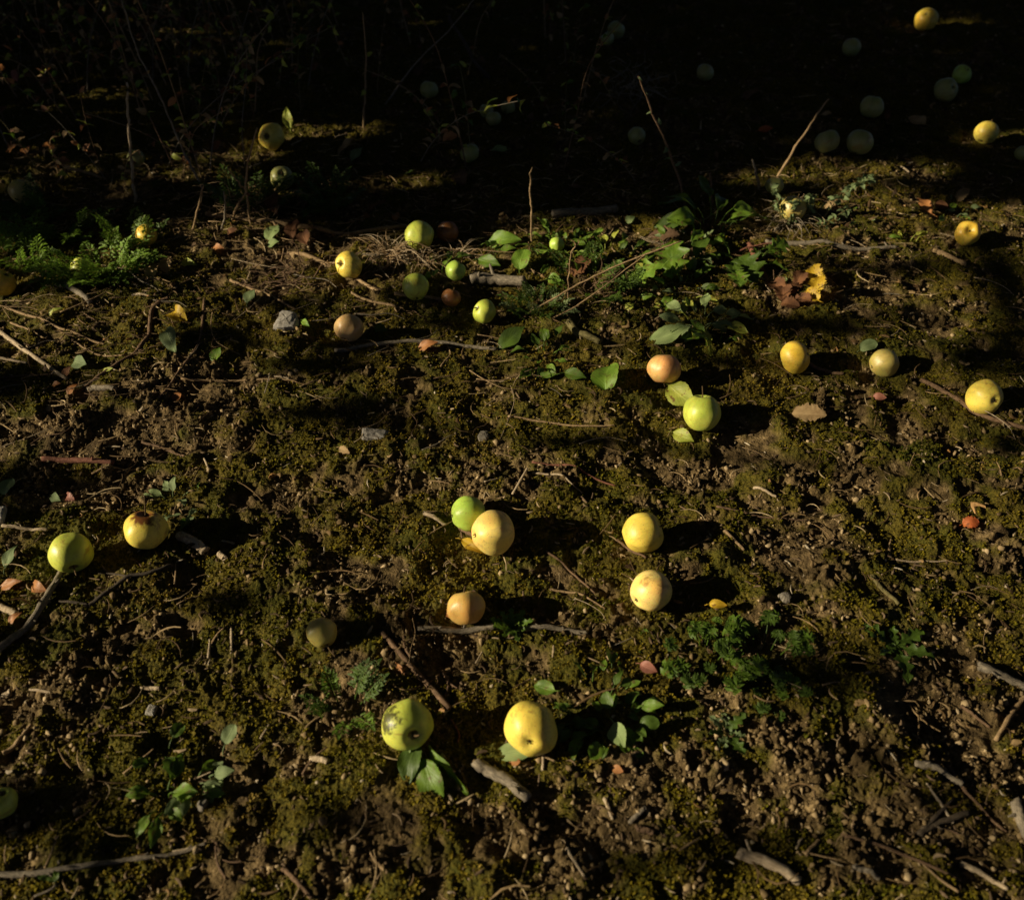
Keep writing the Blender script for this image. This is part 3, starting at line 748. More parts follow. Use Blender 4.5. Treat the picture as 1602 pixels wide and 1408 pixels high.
for k in range(8):
    rg = random.Random(700+k); l = rg.uniform(.03, .065); r_ = rg.uniform(.0007, .0014)
    P_ = [Vector((-l, 0, 0)), Vector((-l*.3, rg.uniform(-.2, .2)*l, rg.uniform(0, .08)*l)), Vector((l*.4, rg.uniform(-.25, .25)*l, rg.uniform(0, .08)*l)), Vector((l, rg.uniform(-.35, .35)*l, 0))]
    mb = MB().add(tube(smooth_path(P_, 6), r_, r_*.5, 6, .15, 2))
    me = mb.mesh('dry_stem'); me.materials.append(WM[['pale', 'tan', 'tan', 'brown', 'tan', 'pale', 'grey', 'brown'][k]]); stem_ms.append(me)
for k in range(130):
    if k % 4: x_ = rnd(-1.5, .05); y_ = 1.12+.85*random.random()
    else: x_ = rnd(-.2, 1.5); y_ = rnd(.5, 1.95)
    o = link('fallen_straw', stem_ms[k % 8]); o.location = (x_, y_, top_h(x_, y_, .02, 85)+.002)
    o.rotation_euler = (random.gauss(0, .1), random.gauss(0, .08), random.gauss(0, .7)); s_ = rnd(.6, 1.3); o.scale = (s_, s_, s_)
    tag(o, 'thin dry straw lying flat in the matted litter', 'straw', 'dry straws lying in the litter')
# =================================================================== STONES
def stone(px, py, wx, wy, hz, col, label, seed):
    p = at(px, py); m = mpp(p); rg = random.Random(seed); v = []; f = []; nu, nv = 16, 10
    for i in range(nv+1):
        ph = math.pi*i/nv
        for j in range(nu):
            a = 2*math.pi*j/nu; d = Vector((math.sin(ph)*math.cos(a), math.sin(ph)*math.sin(a), math.cos(ph)))
            e = Vector([math.copysign(abs(c)**.6, c) for c in d])
            k = 1+.12*math.sin(3*d.x+seed)+.1*math.sin(4*d.y+2*d.z+seed)+rg.uniform(-.05, .05)
            v.append((e.x*k*wx*m/2, e.y*k*wy*m/1.4, e.z*k*hz*m))
    for i in range(nv):
        for j in range(nu):
            a, b = i*nu+j, i*nu+(j+1) % nu; f.append((a, a+nu, b+nu, b))
    o = link('stone', pymesh('stone', v, f), stone_m[col], smooth=False); o.location = (p.x, p.y, top_h(p.x, p.y, .01, 50)-.006+hz*m*.55+.004); o.rotation_euler = (rg.uniform(-.2, .2), rg.uniform(-.2, .2), rg.uniform(-.3, .3))
    tag(o, label, 'stone', 'stones in the soil')
def stone_mat(name, a, b):
    m, n, p = newmat(name); tc = N(n, 'ShaderNodeTexCoord'); no = noise(n, 60, 6, .7, tc.outputs['Object'])
    L(n, ramp(n, no.outputs[0], [(.35, a), (.65, b)]).outputs[0], p.inputs['Base Color']); p.inputs['Roughness'].default_value = .9
    L(n, bump(n, no.outputs[0], .7, .003).outputs[0], p.inputs['Normal']); return m
stone_m = {'w': stone_mat('pale_stone', (.16, .14, .115), (.44, .41, .36)), 'g': stone_mat('grey_stone', (.10, .09, .07), (.26, .22, .17))}
stone(453,516,36,26,14,'w','rough whitish stone left of the brownish peach apple',3)
stone(587,685,38,14,9,'w','oblong whitish stone lying in shade on the central moss',5)
stone(757,687,20,12,7,'g','small pale grey stone right of the oblong one',8)
stone(6,817,16,24,10,'w','small white stone at the left edge beside a pale twig',11)
stone(1225,940,18,12,7,'g','small grey stone beyond the parsley-like weed',13)
stone(240,1116,14,12,7,'w','tiny white pebble in the lower left moss',17)
stone(320,1325-60,15,13,8,'g','small rounded pebble below the left leafy weed',19)

# =================================================================== LEAVES
LM = {
 'green': leaf_mat('green_leaf', (.13, .22, .018), (.065, .125, .010), spots=(.13, .11, .03)),
 'dgreen': leaf_mat('dark_green_leaf', (.075, .13, .013), (.042, .078, .008)),
 'lime': leaf_mat('lime_leaf', (.22, .36, .04), (.13, .24, .022), spots=(.16, .15, .03), transl=.35),
 'pgreen': leaf_mat('pale_green_leaf', (.28, .36, .14), (.20, .28, .09), rough=.7),
 'ggreen': leaf_mat('grey_green_leaf', (.20, .26, .11), (.13, .18, .07), rough=.7),
 'ylgreen': leaf_mat('yellow_green_leaf', (.42, .45, .07), (.27, .32, .04), spots=(.20, .12, .03)),
 'yellow': leaf_mat('yellow_leaf', (.70, .47, .03), (.50, .30, .02), spots=(.22, .10, .02), transl=.4),
 'orange': leaf_mat('orange_leaf', (.50, .22, .07), (.34, .14, .045), transl=.3),
 'rust': leaf_mat('rust_leaf', (.20, .085, .032), (.10, .042, .018), rough=.8),
 'red': leaf_mat('red_leaf', (.50, .14, .03), (.40, .09, .03), spots=(.15,.05,.02), transl=.3),
 'pink': leaf_mat('pink_leaf', (.42, .17, .12), (.26, .10, .06)),
 'tan': leaf_mat('tan_leaf', (.45, .31, .15), (.28, .18, .08), rough=.8),
 'brown': leaf_mat('brown_leaf', (.17, .095, .045), (.09, .05, .025), rough=.85),
}
LCN = 0
def leaf(px, py, ln, ang, col, kind='ovate', wid=.5, curl=.3, fold=.15, tilt=0., roll=0., label='', h=.008, twist=0., name='fallen_leaf', group='fallen leaves'):
    """(px,py) middle; ang = direction of the tip in the photo (0 right, 90 up); tilt raises the tip, roll turns the blade about its length"""
    global LCN; LCN += 1
    p = at(px, py); m = mpp(p); fs = sp  # foreshortening of the ground
    a = R(ang); d = Vector((math.cos(a), math.sin(a)/max(.5, fs), 0)); L_ = ln*m*d.length; d.normalize()
    me = MB().add(xf(blade(kind, curl, fold, wid, seed=LCN, twist=twist), Matrix.Scale(L_, 4)@Matrix.Translation((0, -.5, 0))))
    st = [Vector((0, -.5*L_, 0)), Vector((.03*L_, -.62*L_, .02*L_)), Vector((.08*L_, -.74*L_, .0))]
    me.add(tube(st, .0007, .0005, 5, .1))
    o = link(name, me.mesh('leaf'), LM[col])
    z = Vector((-.42, -.22, .86)).normalized() if tilt > 4 else Vector((-.15, -.1, 1)).normalized()
    d = (d-z*d.dot(z)).normalized(); Mx = Matrix((d.cross(z), d, z)).transposed().to_4x4(); h = min(h, .02)+L_*.10
    if tilt < 45: tilt *= .25; roll *= .3
    o.matrix_world = Matrix.Translation((p.x, p.y, top_h(p.x, p.y, L_*.35, 85)+h-.006+abs(math.sin(R(tilt)))*L_*.4+abs(math.sin(R(roll)))*L_*wid*.35))@Mx@Matrix.Rotation(R(tilt), 4, 'X')@Matrix.Rotation(R(roll), 4, 'Y')
    tag(o, label, 'leaf', group); return o
Lf = leaf
Lf(812,1186,84,5,'pgreen','ovate',.36,.15,.1,5,25,'pale green leaf pinned under the large yellow apple')
Lf(946,604,44,75,'lime','round',.75,.7,.3,20,35,'bright round green leaf curled over in the centre of the mid ground',twist=.5)
Lf(898,602,36,-20,'green','ovate',.5,.6,.3,12,30,'curled green leaf left of the bright round one')
Lf(852,598,40,170,'green','ovate',.35,.3,.2,10,25,'narrow green leaf lying left of the two curled green ones')
Lf(786,391,56,-8,'lime','ovate',.5,.3,.2,5,30,'broad bright green leaf behind the thick mossy branch piece')
Lf(816,422,30,60,'lime','round',.75,.2,.2,20,35,'upright round green leaf beside a tiny red flower-like scrap')
Lf(764,422,40,-25,'green','ovate',.5,.4,.2,8,25,'green leaf touching the end of the mossy branch piece')
Lf(1042,541,66,8,'pgreen','ovate',.45,.35,.2,8,30,'pale folded leaf just above the orange pink apple')
for a_, b_, c_, d_ in ((1268,444,100,'uppermost'),(1274,462,60,'middle'),(1264,478,130,'lowest')):
    Lf(a_,b_,26,c_,'yellow','torn',.75,.5,.4,35,40,d_+' of three bright yellow crumpled leaf scraps stacked in the right mid ground',twist=.6)
for a_, b_, c_ in ((1240,462,20),(1222,470,70),(1250,482,150),(1232,488,-20),(1212,458,110),(1248,450,40)):
    Lf(a_,b_,28,c_,'rust','torn',.7,.6,.4,20,20,'rusty crumpled scrap in the withered heap left of the yellow scraps',group='rusty withered leaf heap')
Lf(1262,656,52,-12,'tan','torn',.55,.4,.3,12,25,'tan triangular leaf at the end of the long black apple shadow')
Lf(1514,826,25,0,'red','torn',.9,.5,.3,15,25,'orange red leaf alone on the moss at the right')
Lf(1118,963,28,-8,'yellow','ovate',.5,.5,.4,10,25,'yellow leaf on top of the parsley-like weed',h=.035)
Lf(1012,1056,28,-25,'pink','ovate',.6,.5,.3,15,25,'reddish pink leaf left of the parsley-like weed')
Lf(1370,636,20,-15,'pink','ovate',.6,.4,.2,15,30,'small pink leaf in the right mid ground')
Lf(283,508,36,-40,'yellow','ovate',.6,.9,.4,20,30,'yellow curled leaf between two curved brown twigs',twist=.8)
Lf(90,499,26,15,'ylgreen','narrow',.6,.4,.2,8,25,'small yellow green leaf between thin tan twigs at the left')
Lf(297,424,32,-20,'ylgreen','ovate',.4,.5,.3,15,30,'yellow green leaf beside a tan one right of the feathery weeds')
Lf(265,428,28,100,'tan','torn',.6,.4,.3,25,30,'tan upright leaf beside the yellow green one')
Lf(245,438,26,60,'tan','ovate',.7,.4,.3,20,30,'pale tan leaf in front of the upright one')
Lf(172,502+85,20,0,'ylgreen','narrow',.7,.3,.2,5,20,'tiny yellow green leaf above the flat grey chip')
Lf(668,552,36,5,'orange','ovate',.45,.3,.2,10,30,'orange leaf tucked under the long grey twig')
Lf(738,866,42,-30,'yellow','ovate',.35,.5,.4,8,20,'thin yellow leaf at the foot of the peachy yellow apple')
Lf(712,970,40,-12,'orange','ovate',.4,.4,.2,10,25,'orange tan leaf left of the dull orange apple')
Lf(276,625,18,30,'orange','round',.8,.4,.2,20,30,'tiny orange leaf in the left mid ground')
Lf(109,590,18,60,'rust','ovate',.6,.4,.2,20,30,'rusty scrap at the tip of the pale bare stick')
Lf(92,612,16,0,'orange','ovate',.6,.4,.2,15,30,'left one of two orange scraps below the pale bare stick')
Lf(116,618,20,40,'orange','ovate',.6,.4,.2,15,30,'right one of two orange scraps below the pale bare stick')
Lf(18,920,42,5,'orange','ovate',.4,.4,.2,10,30,'orange tan leaf at the left edge beside the grey stick')
Lf(62,925,36,-20,'orange','ovate',.5,.4,.2,10,30,'orange tan leaf left of the long grey stick')
Lf(26,974,24,30,'orange','ovate',.5,.4,.2,10,30,'small orange leaf under the stubby pale stick')
Lf(627,1052,18,-50,'orange','ovate',.4,.4,.2,10,30,'orange scrap behind the slanting brown stick')
Lf(20,878,30,70,'ggreen','ovate',.5,.4,.2,10,30,'dull green leaf left of the yellow green apple')
Lf(88,783,24,-25,'ggreen','ovate',.6,.4,.2,15,25,'small grey green leaf in the left mid ground')
Lf(110,783,22,-25,'pink','torn',.6,.4,.2,15,25,'pinkish scrap right of the small grey green leaf')
Lf(14,770,26,70,'pgreen','round',.8,.4,.2,15,35,'pale round leaf catching light at the left edge')
Lf(1066,693,34,-30,'ylgreen','ovate',.6,.3,.2,10,25,'yellow green leaf in front of the yellow green shadow-casting apple')
Lf(1062,634,50,-50,'ylgreen','ovate',.6,.3,.2,25,35,'yellowish leaf behind the apple with the long black shadow')
Lf(1008,450,64,190,'lime','oak',.62,.2,.15,10,20,'large lobed bright green leaf in the weeds',h=.035)
Lf(1048,430,56,70,'green','oak',.6,.2,.15,15,25,'large lobed darker green leaf behind the bright one',h=.04)
Lf(1166,436,48,110,'dgreen','oak',.7,.3,.15,25,25,'dark jagged leaf beside the reddish stick')
Lf(1218,447,24,30,'pgreen','round',.8,.4,.15,15,25,'small pale leaf right of the dark jagged one')
Lf(595,525,26,-20,'dgreen','ovate',.6,.3,.15,5,15,'small dark leaf in shadow right of the brownish peach apple')
Lf(800,540,50,25,'dgreen','ovate',.6,.3,.2,12,20,'dark green folded leaf on the end of the long grey twig')
Lf(1354,553,28,10,'ggreen','round',.7,.3,.2,10,20,'dim green leaf left of the olive yellow apple')
Lf(455,214,26,55,'ylgreen','ovate',.45,.5,.2,50,30,'small hanging leaf lit bright yellow in the dark thicket',h=.06)
Lf(35,148,20,0,'pink','round',.9,.4,.2,50,50,'pink lit leaf in the dark thicket at the upper left',h=.12)
Lf(26,252,18,0,'orange','maple',.9,.4,.2,30,40,'orange leaf at the left edge of the thicket',h=.03)
Lf(48,250,14,90,'orange','ovate',.9,.4,.2,30,40,'smaller orange leaf right of the first in the thicket',h=.03)
Lf(462,375,30,80,'rust','ovate',.6,.4,.3,35,30,'upright rusty leaf below the long tan branch',h=.02)
Lf(478,388,26,110,'rust','ovate',.6,.4,.3,35,30,'second rusty leaf right of the upright one',h=.015)
Lf(428,375,24,60,'pgreen','round',.8,.4,.2,25,25,'small round green leaf left of the rusty ones')
Lf(428,390,22,0,'pgreen','ovate',.7,.4,.2,25,25,'pale leaf below the small round green one')
Lf(342,395,22,-15,'orange','ovate',.5,.5,.2,20,25,'orange leaf below the thicket left of the green scraps')
Lf(365,373,18,10,'rust','ovate',.7,.4,.2,25,25,'rusty orange scrap under the long tan branch')
Lf(395,478,22,60,'ggreen','ovate',.7,.4,.2,15,25,'greenish leaf above the straight tan twig end')
Lf(480,520,18,-40,'lime','narrow',.9,.3,.2,10,25,'tiny lime leaf right of the whitish stone')
Lf(340,562,20,80,'green','round',.7,.3,.2,15,25,'tiny green leaf right of the thin curved brown twig')
Lf(270,545,46,-60,'ggreen','narrow',.8,.3,.2,10,-10,'narrow dull leaf in shadow between the curved twigs')
Lf(130,582,30,-20,'ggreen','ovate',.7,.3,.2,10,20,'dull green leaf by the tip of the pale bare stick')
Lf(985,485,16,20,'ylgreen','ovate',.9,.4,.2,20,25,'small yellow leaf in the shade of the weeds')
Lf(985,453-100,16,20,'pgreen','ovate',.9,.4,.2,20,25,'small pale leaf at the edge of the dark')
Lf(866,452,22,-20,'lime','ovate',.8,.4,.2,15,25,'small lime leaf by the dry tangled stem')
Lf(905,430,46,25,'rust','torn',.6,.4,.2,15,25,'rusty brown leaf among the middle weeds')
Lf(965,1210,18,-20,'orange','ovate',.7,.4,.2,20,25,'tiny orange scrap below the dark leafy weed')
Lf(806,1200,16,0,'orange','round',.8,.4,.2,10,25,'tiny orange scrap under the pale green leaf')
Lf(965,1122+40,30,-70,'pgreen','ovate',.75,.3,.2,15,30,'pale oval leaf in front of the dark leafy weed')
Lf(850,1083,38,165,'green','ovate',.6,.3,.2,15,25,'green leaf just behind the large yellow apple')
Lf(1035,380,50,-10,'brown','torn',.5,.4,.2,15,15,'shaggy grey brown scrap among the right weeds')
Lf(1300,465-135,30,10,'tan','torn',.5,.4,.2,15,15,'tan scrap by the seed heads')
Lf(703,235,26,-10,'orange','torn',.7,.4,.2,35,45,'small orange leaf catching the sun in the dark upper middle',h=.04)
Lf(1195,212,22,-10,'red','torn',.6,.4,.2,20,25,'red scrap in the shaded upper right')
Lf(540,715,22,-30,'tan','torn',.5,.3,.2,10,25,'tan scrap left of the oblong stone')
Lf(780,248,30,160,'pgreen','narrow',.9,.3,.2,25,35,'pale narrow leaf in the dark upper middle')
# dim brown leaves in the dark at the back
for i, (a, b, c_) in enumerate([(610,85,'brown'),(655,120,'brown'),(750,105,'brown'),(540,240,'tan'),(830,195,'brown'),(900,300,'brown'),(560,255,'ggreen'),(720,290,'brown'),(640,280,'dgreen'),
        (470,300,'rust'),(520,330,'brown'),(590,335,'rust'),(620,343,'orange'),(570,345,'rust'),(480,330,'brown'),(430,335,'rust'),(1290,190,'tan'),(1385,190,'rust'),(1430,200,'tan'),(1170,160,'brown'),(1120,250,'brown'),(1470,330,'rust'),(1500,320,'tan'),(1440,335,'orange')]):
    Lf(a, b, 15+6*(i % 4), i*67 % 360, c_, ['ovate', 'torn', 'narrow'][i % 3], .6, .4, .2, 15, 20, 'crumpled dead leaf lying in the shade toward the back', group='dead leaves in the shade')
# the sprig of apple leaves below the scabbed apple
def sprig():
    o0 = at(655, 1178)
    sp_ = empty('leaf_sprig', o0, 'sprig of four green apple leaves fanned out below the scabbed green apple', 'sprig')
    def toL(px, py, z): return at(px, py)-o0+Vector((0, 0, z))
    link('twig', MB().add(tube(smooth_path([toL(650,1160,.02), toL(655,1172,.022), toL(668,1190,.016)], 4), .0014, .001, 6)).mesh('twig'), WM['brown'], sp_)
    for (bx, by, tx, ty, col, wd, cu, ro, zb, zt) in ((656,1150,630,1192,'pgreen',.55,.5,30,.035,.018),(654,1168,632,1236,'dgreen',.5,.3,15,.022,.010),
                                             (662,1198,690,1264,'green',.58,.25,30,.020,.012),(672,1178,728,1252,'green',.24,.2,60,.022,.012)):
        a = toL(bx, by, zb); b = toL(tx, ty, zt); d = b-a; L_ = d.length; d.normalize()
        x = d.cross(Vector((0, 0, 1))).normalized(); z = x.cross(d)
        M = Matrix.Translation(a)@Matrix((x, d, z)).transposed().to_4x4()@Matrix.Rotation(R(ro), 4, 'Y')@Matrix.Scale(L_, 4)
        link('leaf', MB().add(xf(blade('ovate', cu, .2, wd, 20, 8, seed=bx), M)).mesh('leaf'), LM[col], sp_)
sprig()

# =================================================================== PLANTS
def frond(L_, npair, leafsz, droop, seed, lobes=3):
    """feathery compound leaf: rachis along +Y with paired, divided leaflets"""
    rg = random.Random(seed); mb = MB()
    def P(t): return Vector((0, L_*t*(1-.15*droop*t), L_*(.55*t-.75*droop*t*t)))
    mb.add(tube([P(i/8) for i in range(9)], .0011, .0004, 5, .05))
    for i in range(npair):
        t = .22+.78*i/(npair-1) if npair > 1 else 1
        p = P(t); sz = leafsz*(math.sin(math.pi*(.18+.74*t))**.8)*rg.uniform(.8, 1.2)
        for s in (-1, 1):
            a = s*rg.uniform(.9, 1.25)
            for k in range(lobes):
                off = k/(lobes-1)-.5 if lobes > 1 else 0
                base = Matrix.Translation(p)@Matrix.Rotation(-a, 4, 'Z')@Matrix.Rotation(rg.uniform(-.1, .5), 4, 'X')
                M = base@Matrix.Translation((0, sz*.30*k, 0))@Matrix.Rotation(off*1.7+rg.uniform(-.2, .2), 4, 'Z')@Matrix.Rotation(rg.uniform(-.5, .5), 4, 'Y')@Matrix.Scale(sz*(.75 if k else .6), 4)
                mb.add(xf(blade('narrow', .3, .2, .55, 4, 2, seed=rg.random()), M))
    M = Matrix.Translation(P(.97))@Matrix.Rotation(-.3*droop, 4, 'X')@Matrix.Scale(leafsz*.8, 4)
    mb.add(xf(blade('narrow', .3, .2, .8, 4, 2, seed=1), M))
    return mb
def plant(px, py, kind, hgt, spread, n, col, label, seed, name='weed', cat='weed', group=None, cols=None, rise=1.0):
    """hgt/spread in metres"""
    p = at(px, py); rg = random.Random(seed)
    o = empty(name, p, label, cat, group)
    for i in range(n):
        a = rg.uniform(0, 6.28); rr = spread*math.sqrt(rg.random())*.45
        b = Vector((rr*math.cos(a), rr*math.sin(a), 0)); b.z = float(base_h(p.x+b.x, p.y+b.y))-p.z
        dirz = a+rg.uniform(-.6, .6)-math.pi/2
        c = rg.choice(cols) if cols else col
        L_ = hgt*rg.uniform(.65, 1.15)
        if kind == 'feather':
            mb = frond(L_, rg.randint(9, 12), L_*.26, rg.uniform(.1, .5), rg.random()); el = rg.uniform(.1, .9)*rise
            M = Matrix.Translation(b)@Matrix.Rotation(dirz, 4, 'Z')@Matrix.Rotation(el, 4, 'X')
        elif kind == 'parsley':
            mb = MB(); st = [Vector((0, 0, 0)), Vector((0, L_*.25, L_*.45)), Vector((0, L_*.5, L_*.7))]
            mb.add(tube(smooth_path(st, 4), .0010, .0007, 5, .05)); e = st[-1]
            for k in range(5):
                aa = (k-2)*.75; M2 = Matrix.Translation(e)@Matrix.Rotation(aa, 4, 'Z')@Matrix.Rotation(rg.uniform(-.5, .3), 4, 'X')@Matrix.Scale(L_*.42*(1-.12*abs(k-2)), 4)
                mb.add(xf(blade('maple', .3, .15, .95, 12, 4, seed=rg.random()), M2))
            M = Matrix.Translation(b)@Matrix.Rotation(dirz, 4, 'Z')@Matrix.Rotation(rg.uniform(-.3, .5)*rise, 4, 'X')
        elif kind == 'broad' or kind == 'round' or kind == 'oak':
            mb = MB(); st = [Vector((0, 0, 0)), Vector((0, L_*.15, L_*.3)), Vector((0, L_*.35, L_*.42))]
            mb.add(tube(smooth_path(st, 3), .0011, .0008, 5, .05))
            M2 = Matrix.Translation(st[-1])@Matrix.Rotation(rg.uniform(-.5, .35), 4, 'X')@Matrix.Rotation(rg.uniform(-.7, .7), 4, 'Y')@Matrix.Scale(L_*.72, 4)
            mb.add(xf(blade({'broad': 'ovate', 'round': 'round', 'oak': 'oak'}[kind], rg.uniform(.1, .5), .2, rg.uniform(.42, .6) if kind == 'broad' else .72, 14, 6, seed=rg.random()), M2))
            M = Matrix.Translation(b)@Matrix.Rotation(dirz, 4, 'Z')@Matrix.Rotation(rg.uniform(-.2, .5)*rise, 4, 'X')
        elif kind == 'rosette':
            mb = MB(); M2 = Matrix.Scale(L_, 4)
            mb.add(xf(blade('oak', rg.uniform(.1, .4), .25, .36, 20, 4, seed=rg.random()), M2))
            dirz = 6.28*i/n; b = Vector((0, 0, .006))
            M = Matrix.Translation(b)@Matrix.Rotation(dirz, 4, 'Z')@Matrix.Rotation(rg.uniform(.15, .7)*rise, 4, 'X')
        link('leaf', mb.add(([], [], [])).mesh('leaf') , LM[c], o).matrix_local = M
    return o
# feathery weeds at the left
plant(25,412,'feather',.085,.14,24,'green','low feathery green weed at the left edge above the golden cut off apple',1,cols=['green','green','lime'])
plant(95,372,'feather',.085,.14,18,'green','feathery weed right of the one at the left edge, farther back',2,cols=['green','dgreen'])
plant(158,432,'feather',.095,.13,28,'green','dense feathery weed in front of the half covered yellow apple',3,cols=['green','green','lime'])
plant(214,392,'feather',.080,.10,16,'green','feathery weed leaning over the golden apple in the twigs',4,cols=['green','dgreen'])
plant(70,345,'feather',.08,.12,12,'dgreen','dark feathery weed at the edge of the thicket',5,cols=['dgreen'])
plant(522,325,'feather',.10,.09,14,'dgreen','dim feathery weed in the shade left of the lime green apple',6)
plant(395,330,'feather',.10,.10,12,'dgreen','dim feathery weed at the foot of the dry stalks',7)
# front right
plant(1105,1030,'parsley',.040,.11,20,'green','parsley-like weed spreading in front of the yellow and orange apple',11,cols=['green','dgreen','green'],rise=.6)
plant(1188,1030,'parsley',.042,.10,24,'green','right half clump of parsley-like leaves with bright tips',12,cols=['green','dgreen','green'],rise=.6)
plant(1200,1085,'parsley',.030,.07,12,'dgreen','small parsley-like weed nearest the camera on the right',13,cols=['green','dgreen'],rise=.7)
plant(800,988,'rosette',.040,.06,9,'green','jagged rosette weed right of the straight grey stick',14,cols=['green','dgreen'],rise=1.3)
plant(935,1110,'broad',.036,.13,34,'dgreen','dark leafy weed right of the large yellow apple',15,cols=['dgreen','dgreen','green'])
plant(965,1145,'round',.034,.08,14,'dgreen','small round leaved weed right of the dark leafy one',16,cols=['dgreen','green'])
plant(1135,1150,'rosette',.040,.06,7,'dgreen','bluish green thistle seedling on the bare crumbly soil',17,cols=['dgreen','ggreen'],rise=.9)
plant(545,1112,'feather',.05,.05,9,'dgreen','small feathery seedling left of the scabbed green apple',18,cols=['dgreen','green'],rise=.8)
plant(262,1255,'broad',.052,.035,9,'green','upright leafy weed with long green blades in the lower left',19,cols=['green','lime','green'])
plant(305,1230,'broad',.042,.045,9,'green','weed with paler leaves right of the upright lower left one',20,cols=['green','ggreen'])
plant(340,1196,'round',.036,.03,4,'pgreen','pale round leaf cluster at the top of the lower left weeds',21,cols=['pgreen','ggreen'])
plant(258,1190,'round',.035,.03,4,'dgreen','tiny dark seedling above the lower left weeds',22)
plant(270,790,'broad',.036,.06,12,'ggreen','limp grey green leaf clump behind the yellow rotten apple',23,cols=['ggreen','pgreen','ggreen'],rise=1.3)
plant(312,800,'broad',.034,.06,11,'ggreen','darker leaf clump right of the limp grey green one',24,cols=['dgreen','ggreen'],rise=1.3)
plant(100,1396,'round',.03,.03,4,'dgreen','tiny green seedling at the bottom left corner',25)
plant(1400,1015,'rosette',.05,.05,6,'dgreen','faint green rosette in the dim lower right',26,cols=['dgreen'],rise=.5)
plant(1000,1015,'round',.03,.02,3,'green','tiny two leaved seedling left of the parsley-like weed',27)
# middle weeds
plant(842,488,'feather',.055,.08,20,'dgreen','bluish feathery weed over the end of the mossy branch piece',31,cols=['dgreen','ggreen'],rise=.8)
plant(925,452,'feather',.07,.12,18,'dgreen','low feathery weed below the rusty brown leaf',32,cols=['dgreen','green'],rise=.7)
plant(880,395,'broad',.040,.17,40,'green','bright small leaved weed beyond the broad green leaves',33,cols=['green','lime','dgreen'])
plant(955,405,'broad',.040,.16,34,'green','small leaved weed left of the large lobed leaf',34,cols=['green','dgreen','ylgreen'])
plant(1075,400,'broad',.05,.16,30,'green','leafy weed behind the large lobed leaf',35,cols=['green','dgreen','ggreen'])
plant(1110,368,'broad',.10,.12,14,'green','taller bright weed at the edge of the dark',36,cols=['lime','green','dgreen'])
plant(1150,420,'oak',.075,.12,10,'dgreen','dark jagged leaved weed beside the reddish stick',37,cols=['dgreen','green'])
plant(1095,515,'broad',.065,.08,18,'ggreen','clump of upright pale leaves behind the folded pale leaf',38,cols=['ggreen','pgreen','ylgreen'],rise=.4)
plant(1065,465,'broad',.045,.13,24,'ggreen','leafy weed between the lobed leaf and the upright pale leaves',39,cols=['green','ggreen','dgreen','ylgreen'])
plant(1120,545,'broad',.055,.05,6,'green','bright green leaves at the foot of the upright pale clump',40,cols=['green','lime'])
plant(855,565,'broad',.045,.09,16,'green','low creeping weed above the curled green leaves',41,cols=['green','dgreen','lime'])
plant(760,408,'broad',.045,.08,8,'green','small weed between broad leaves and the shaded green apple',42,cols=['green','dgreen'])
plant(690,430,'broad',.045,.06,8,'dgreen','small dark weed around the half hidden green apple',43,cols=['dgreen','green'])
plant(1420,385,'broad',.04,.05,6,'green','tiny green weed on the moss left of the hollow apple',44,cols=['green','ylgreen'])
plant(1345,350,'broad',.035,.12,9,'ggreen','scattered dim seedling leaves at the far edge of the moss',45,cols=['ggreen','green'])
plant(1470,335,'broad',.035,.14,12,'ggreen','dim leafy patch above the hollow golden apple',46,cols=['ggreen','green','ylgreen'])

# dry straw tuft
def straw_tuft(px, py, n, spread, h, label, seed, col='tan'):
    p = at(px, py); rg = random.Random(seed); o = empty('straw_tuft', p, label, 'dry grass')
    for part in range(6):
        mb = MB()
        for i in range(n//6):
            a = rg.uniform(0, 6.28); l = h*rg.uniform(.5, 1.2); b = Vector((rg.gauss(0, spread*.15), rg.gauss(0, spread*.15), .004))
            e = rg.uniform(.05, .7)
            c1 = b+Vector((math.cos(a)*l*.5, math.sin(a)*l*.5, l*e*.6)); c2 = b+Vector((math.cos(a+rg.uniform(-.7, .7))*l, math.sin(a+rg.uniform(-.7, .7))*l, max(.006, l*e*.35)))
            mb.add(tube(smooth_path([b, c1, c2], 4), .0011, .0005, 4, .1))
        link('straw', mb.mesh('straw'), WM[col if part % 2 else 'pale'], o)
straw_tuft(610,402,130,.07,.085,'frayed tuft of bleached straw between the apples beyond the centre',3)
straw_tuft(655,412,70,.07,.06,'flattened straw right of the frayed tuft',4)
straw_tuft(1040,378,60,.07,.05,'bristly grey tuft among the right weeds',5,'grey')
straw_tuft(1200,470-20,40,.07,.05,'sparse dry tuft around the rusty leaf heap',6,'brown')
straw_tuft(1240,352,90,.08,.08,'pale dry grass spray with the seed heads at the edge of the shade',12,'grey')
straw_tuft(720,402,40,.06,.06,'small straw wisps right of the flattened straw',8)

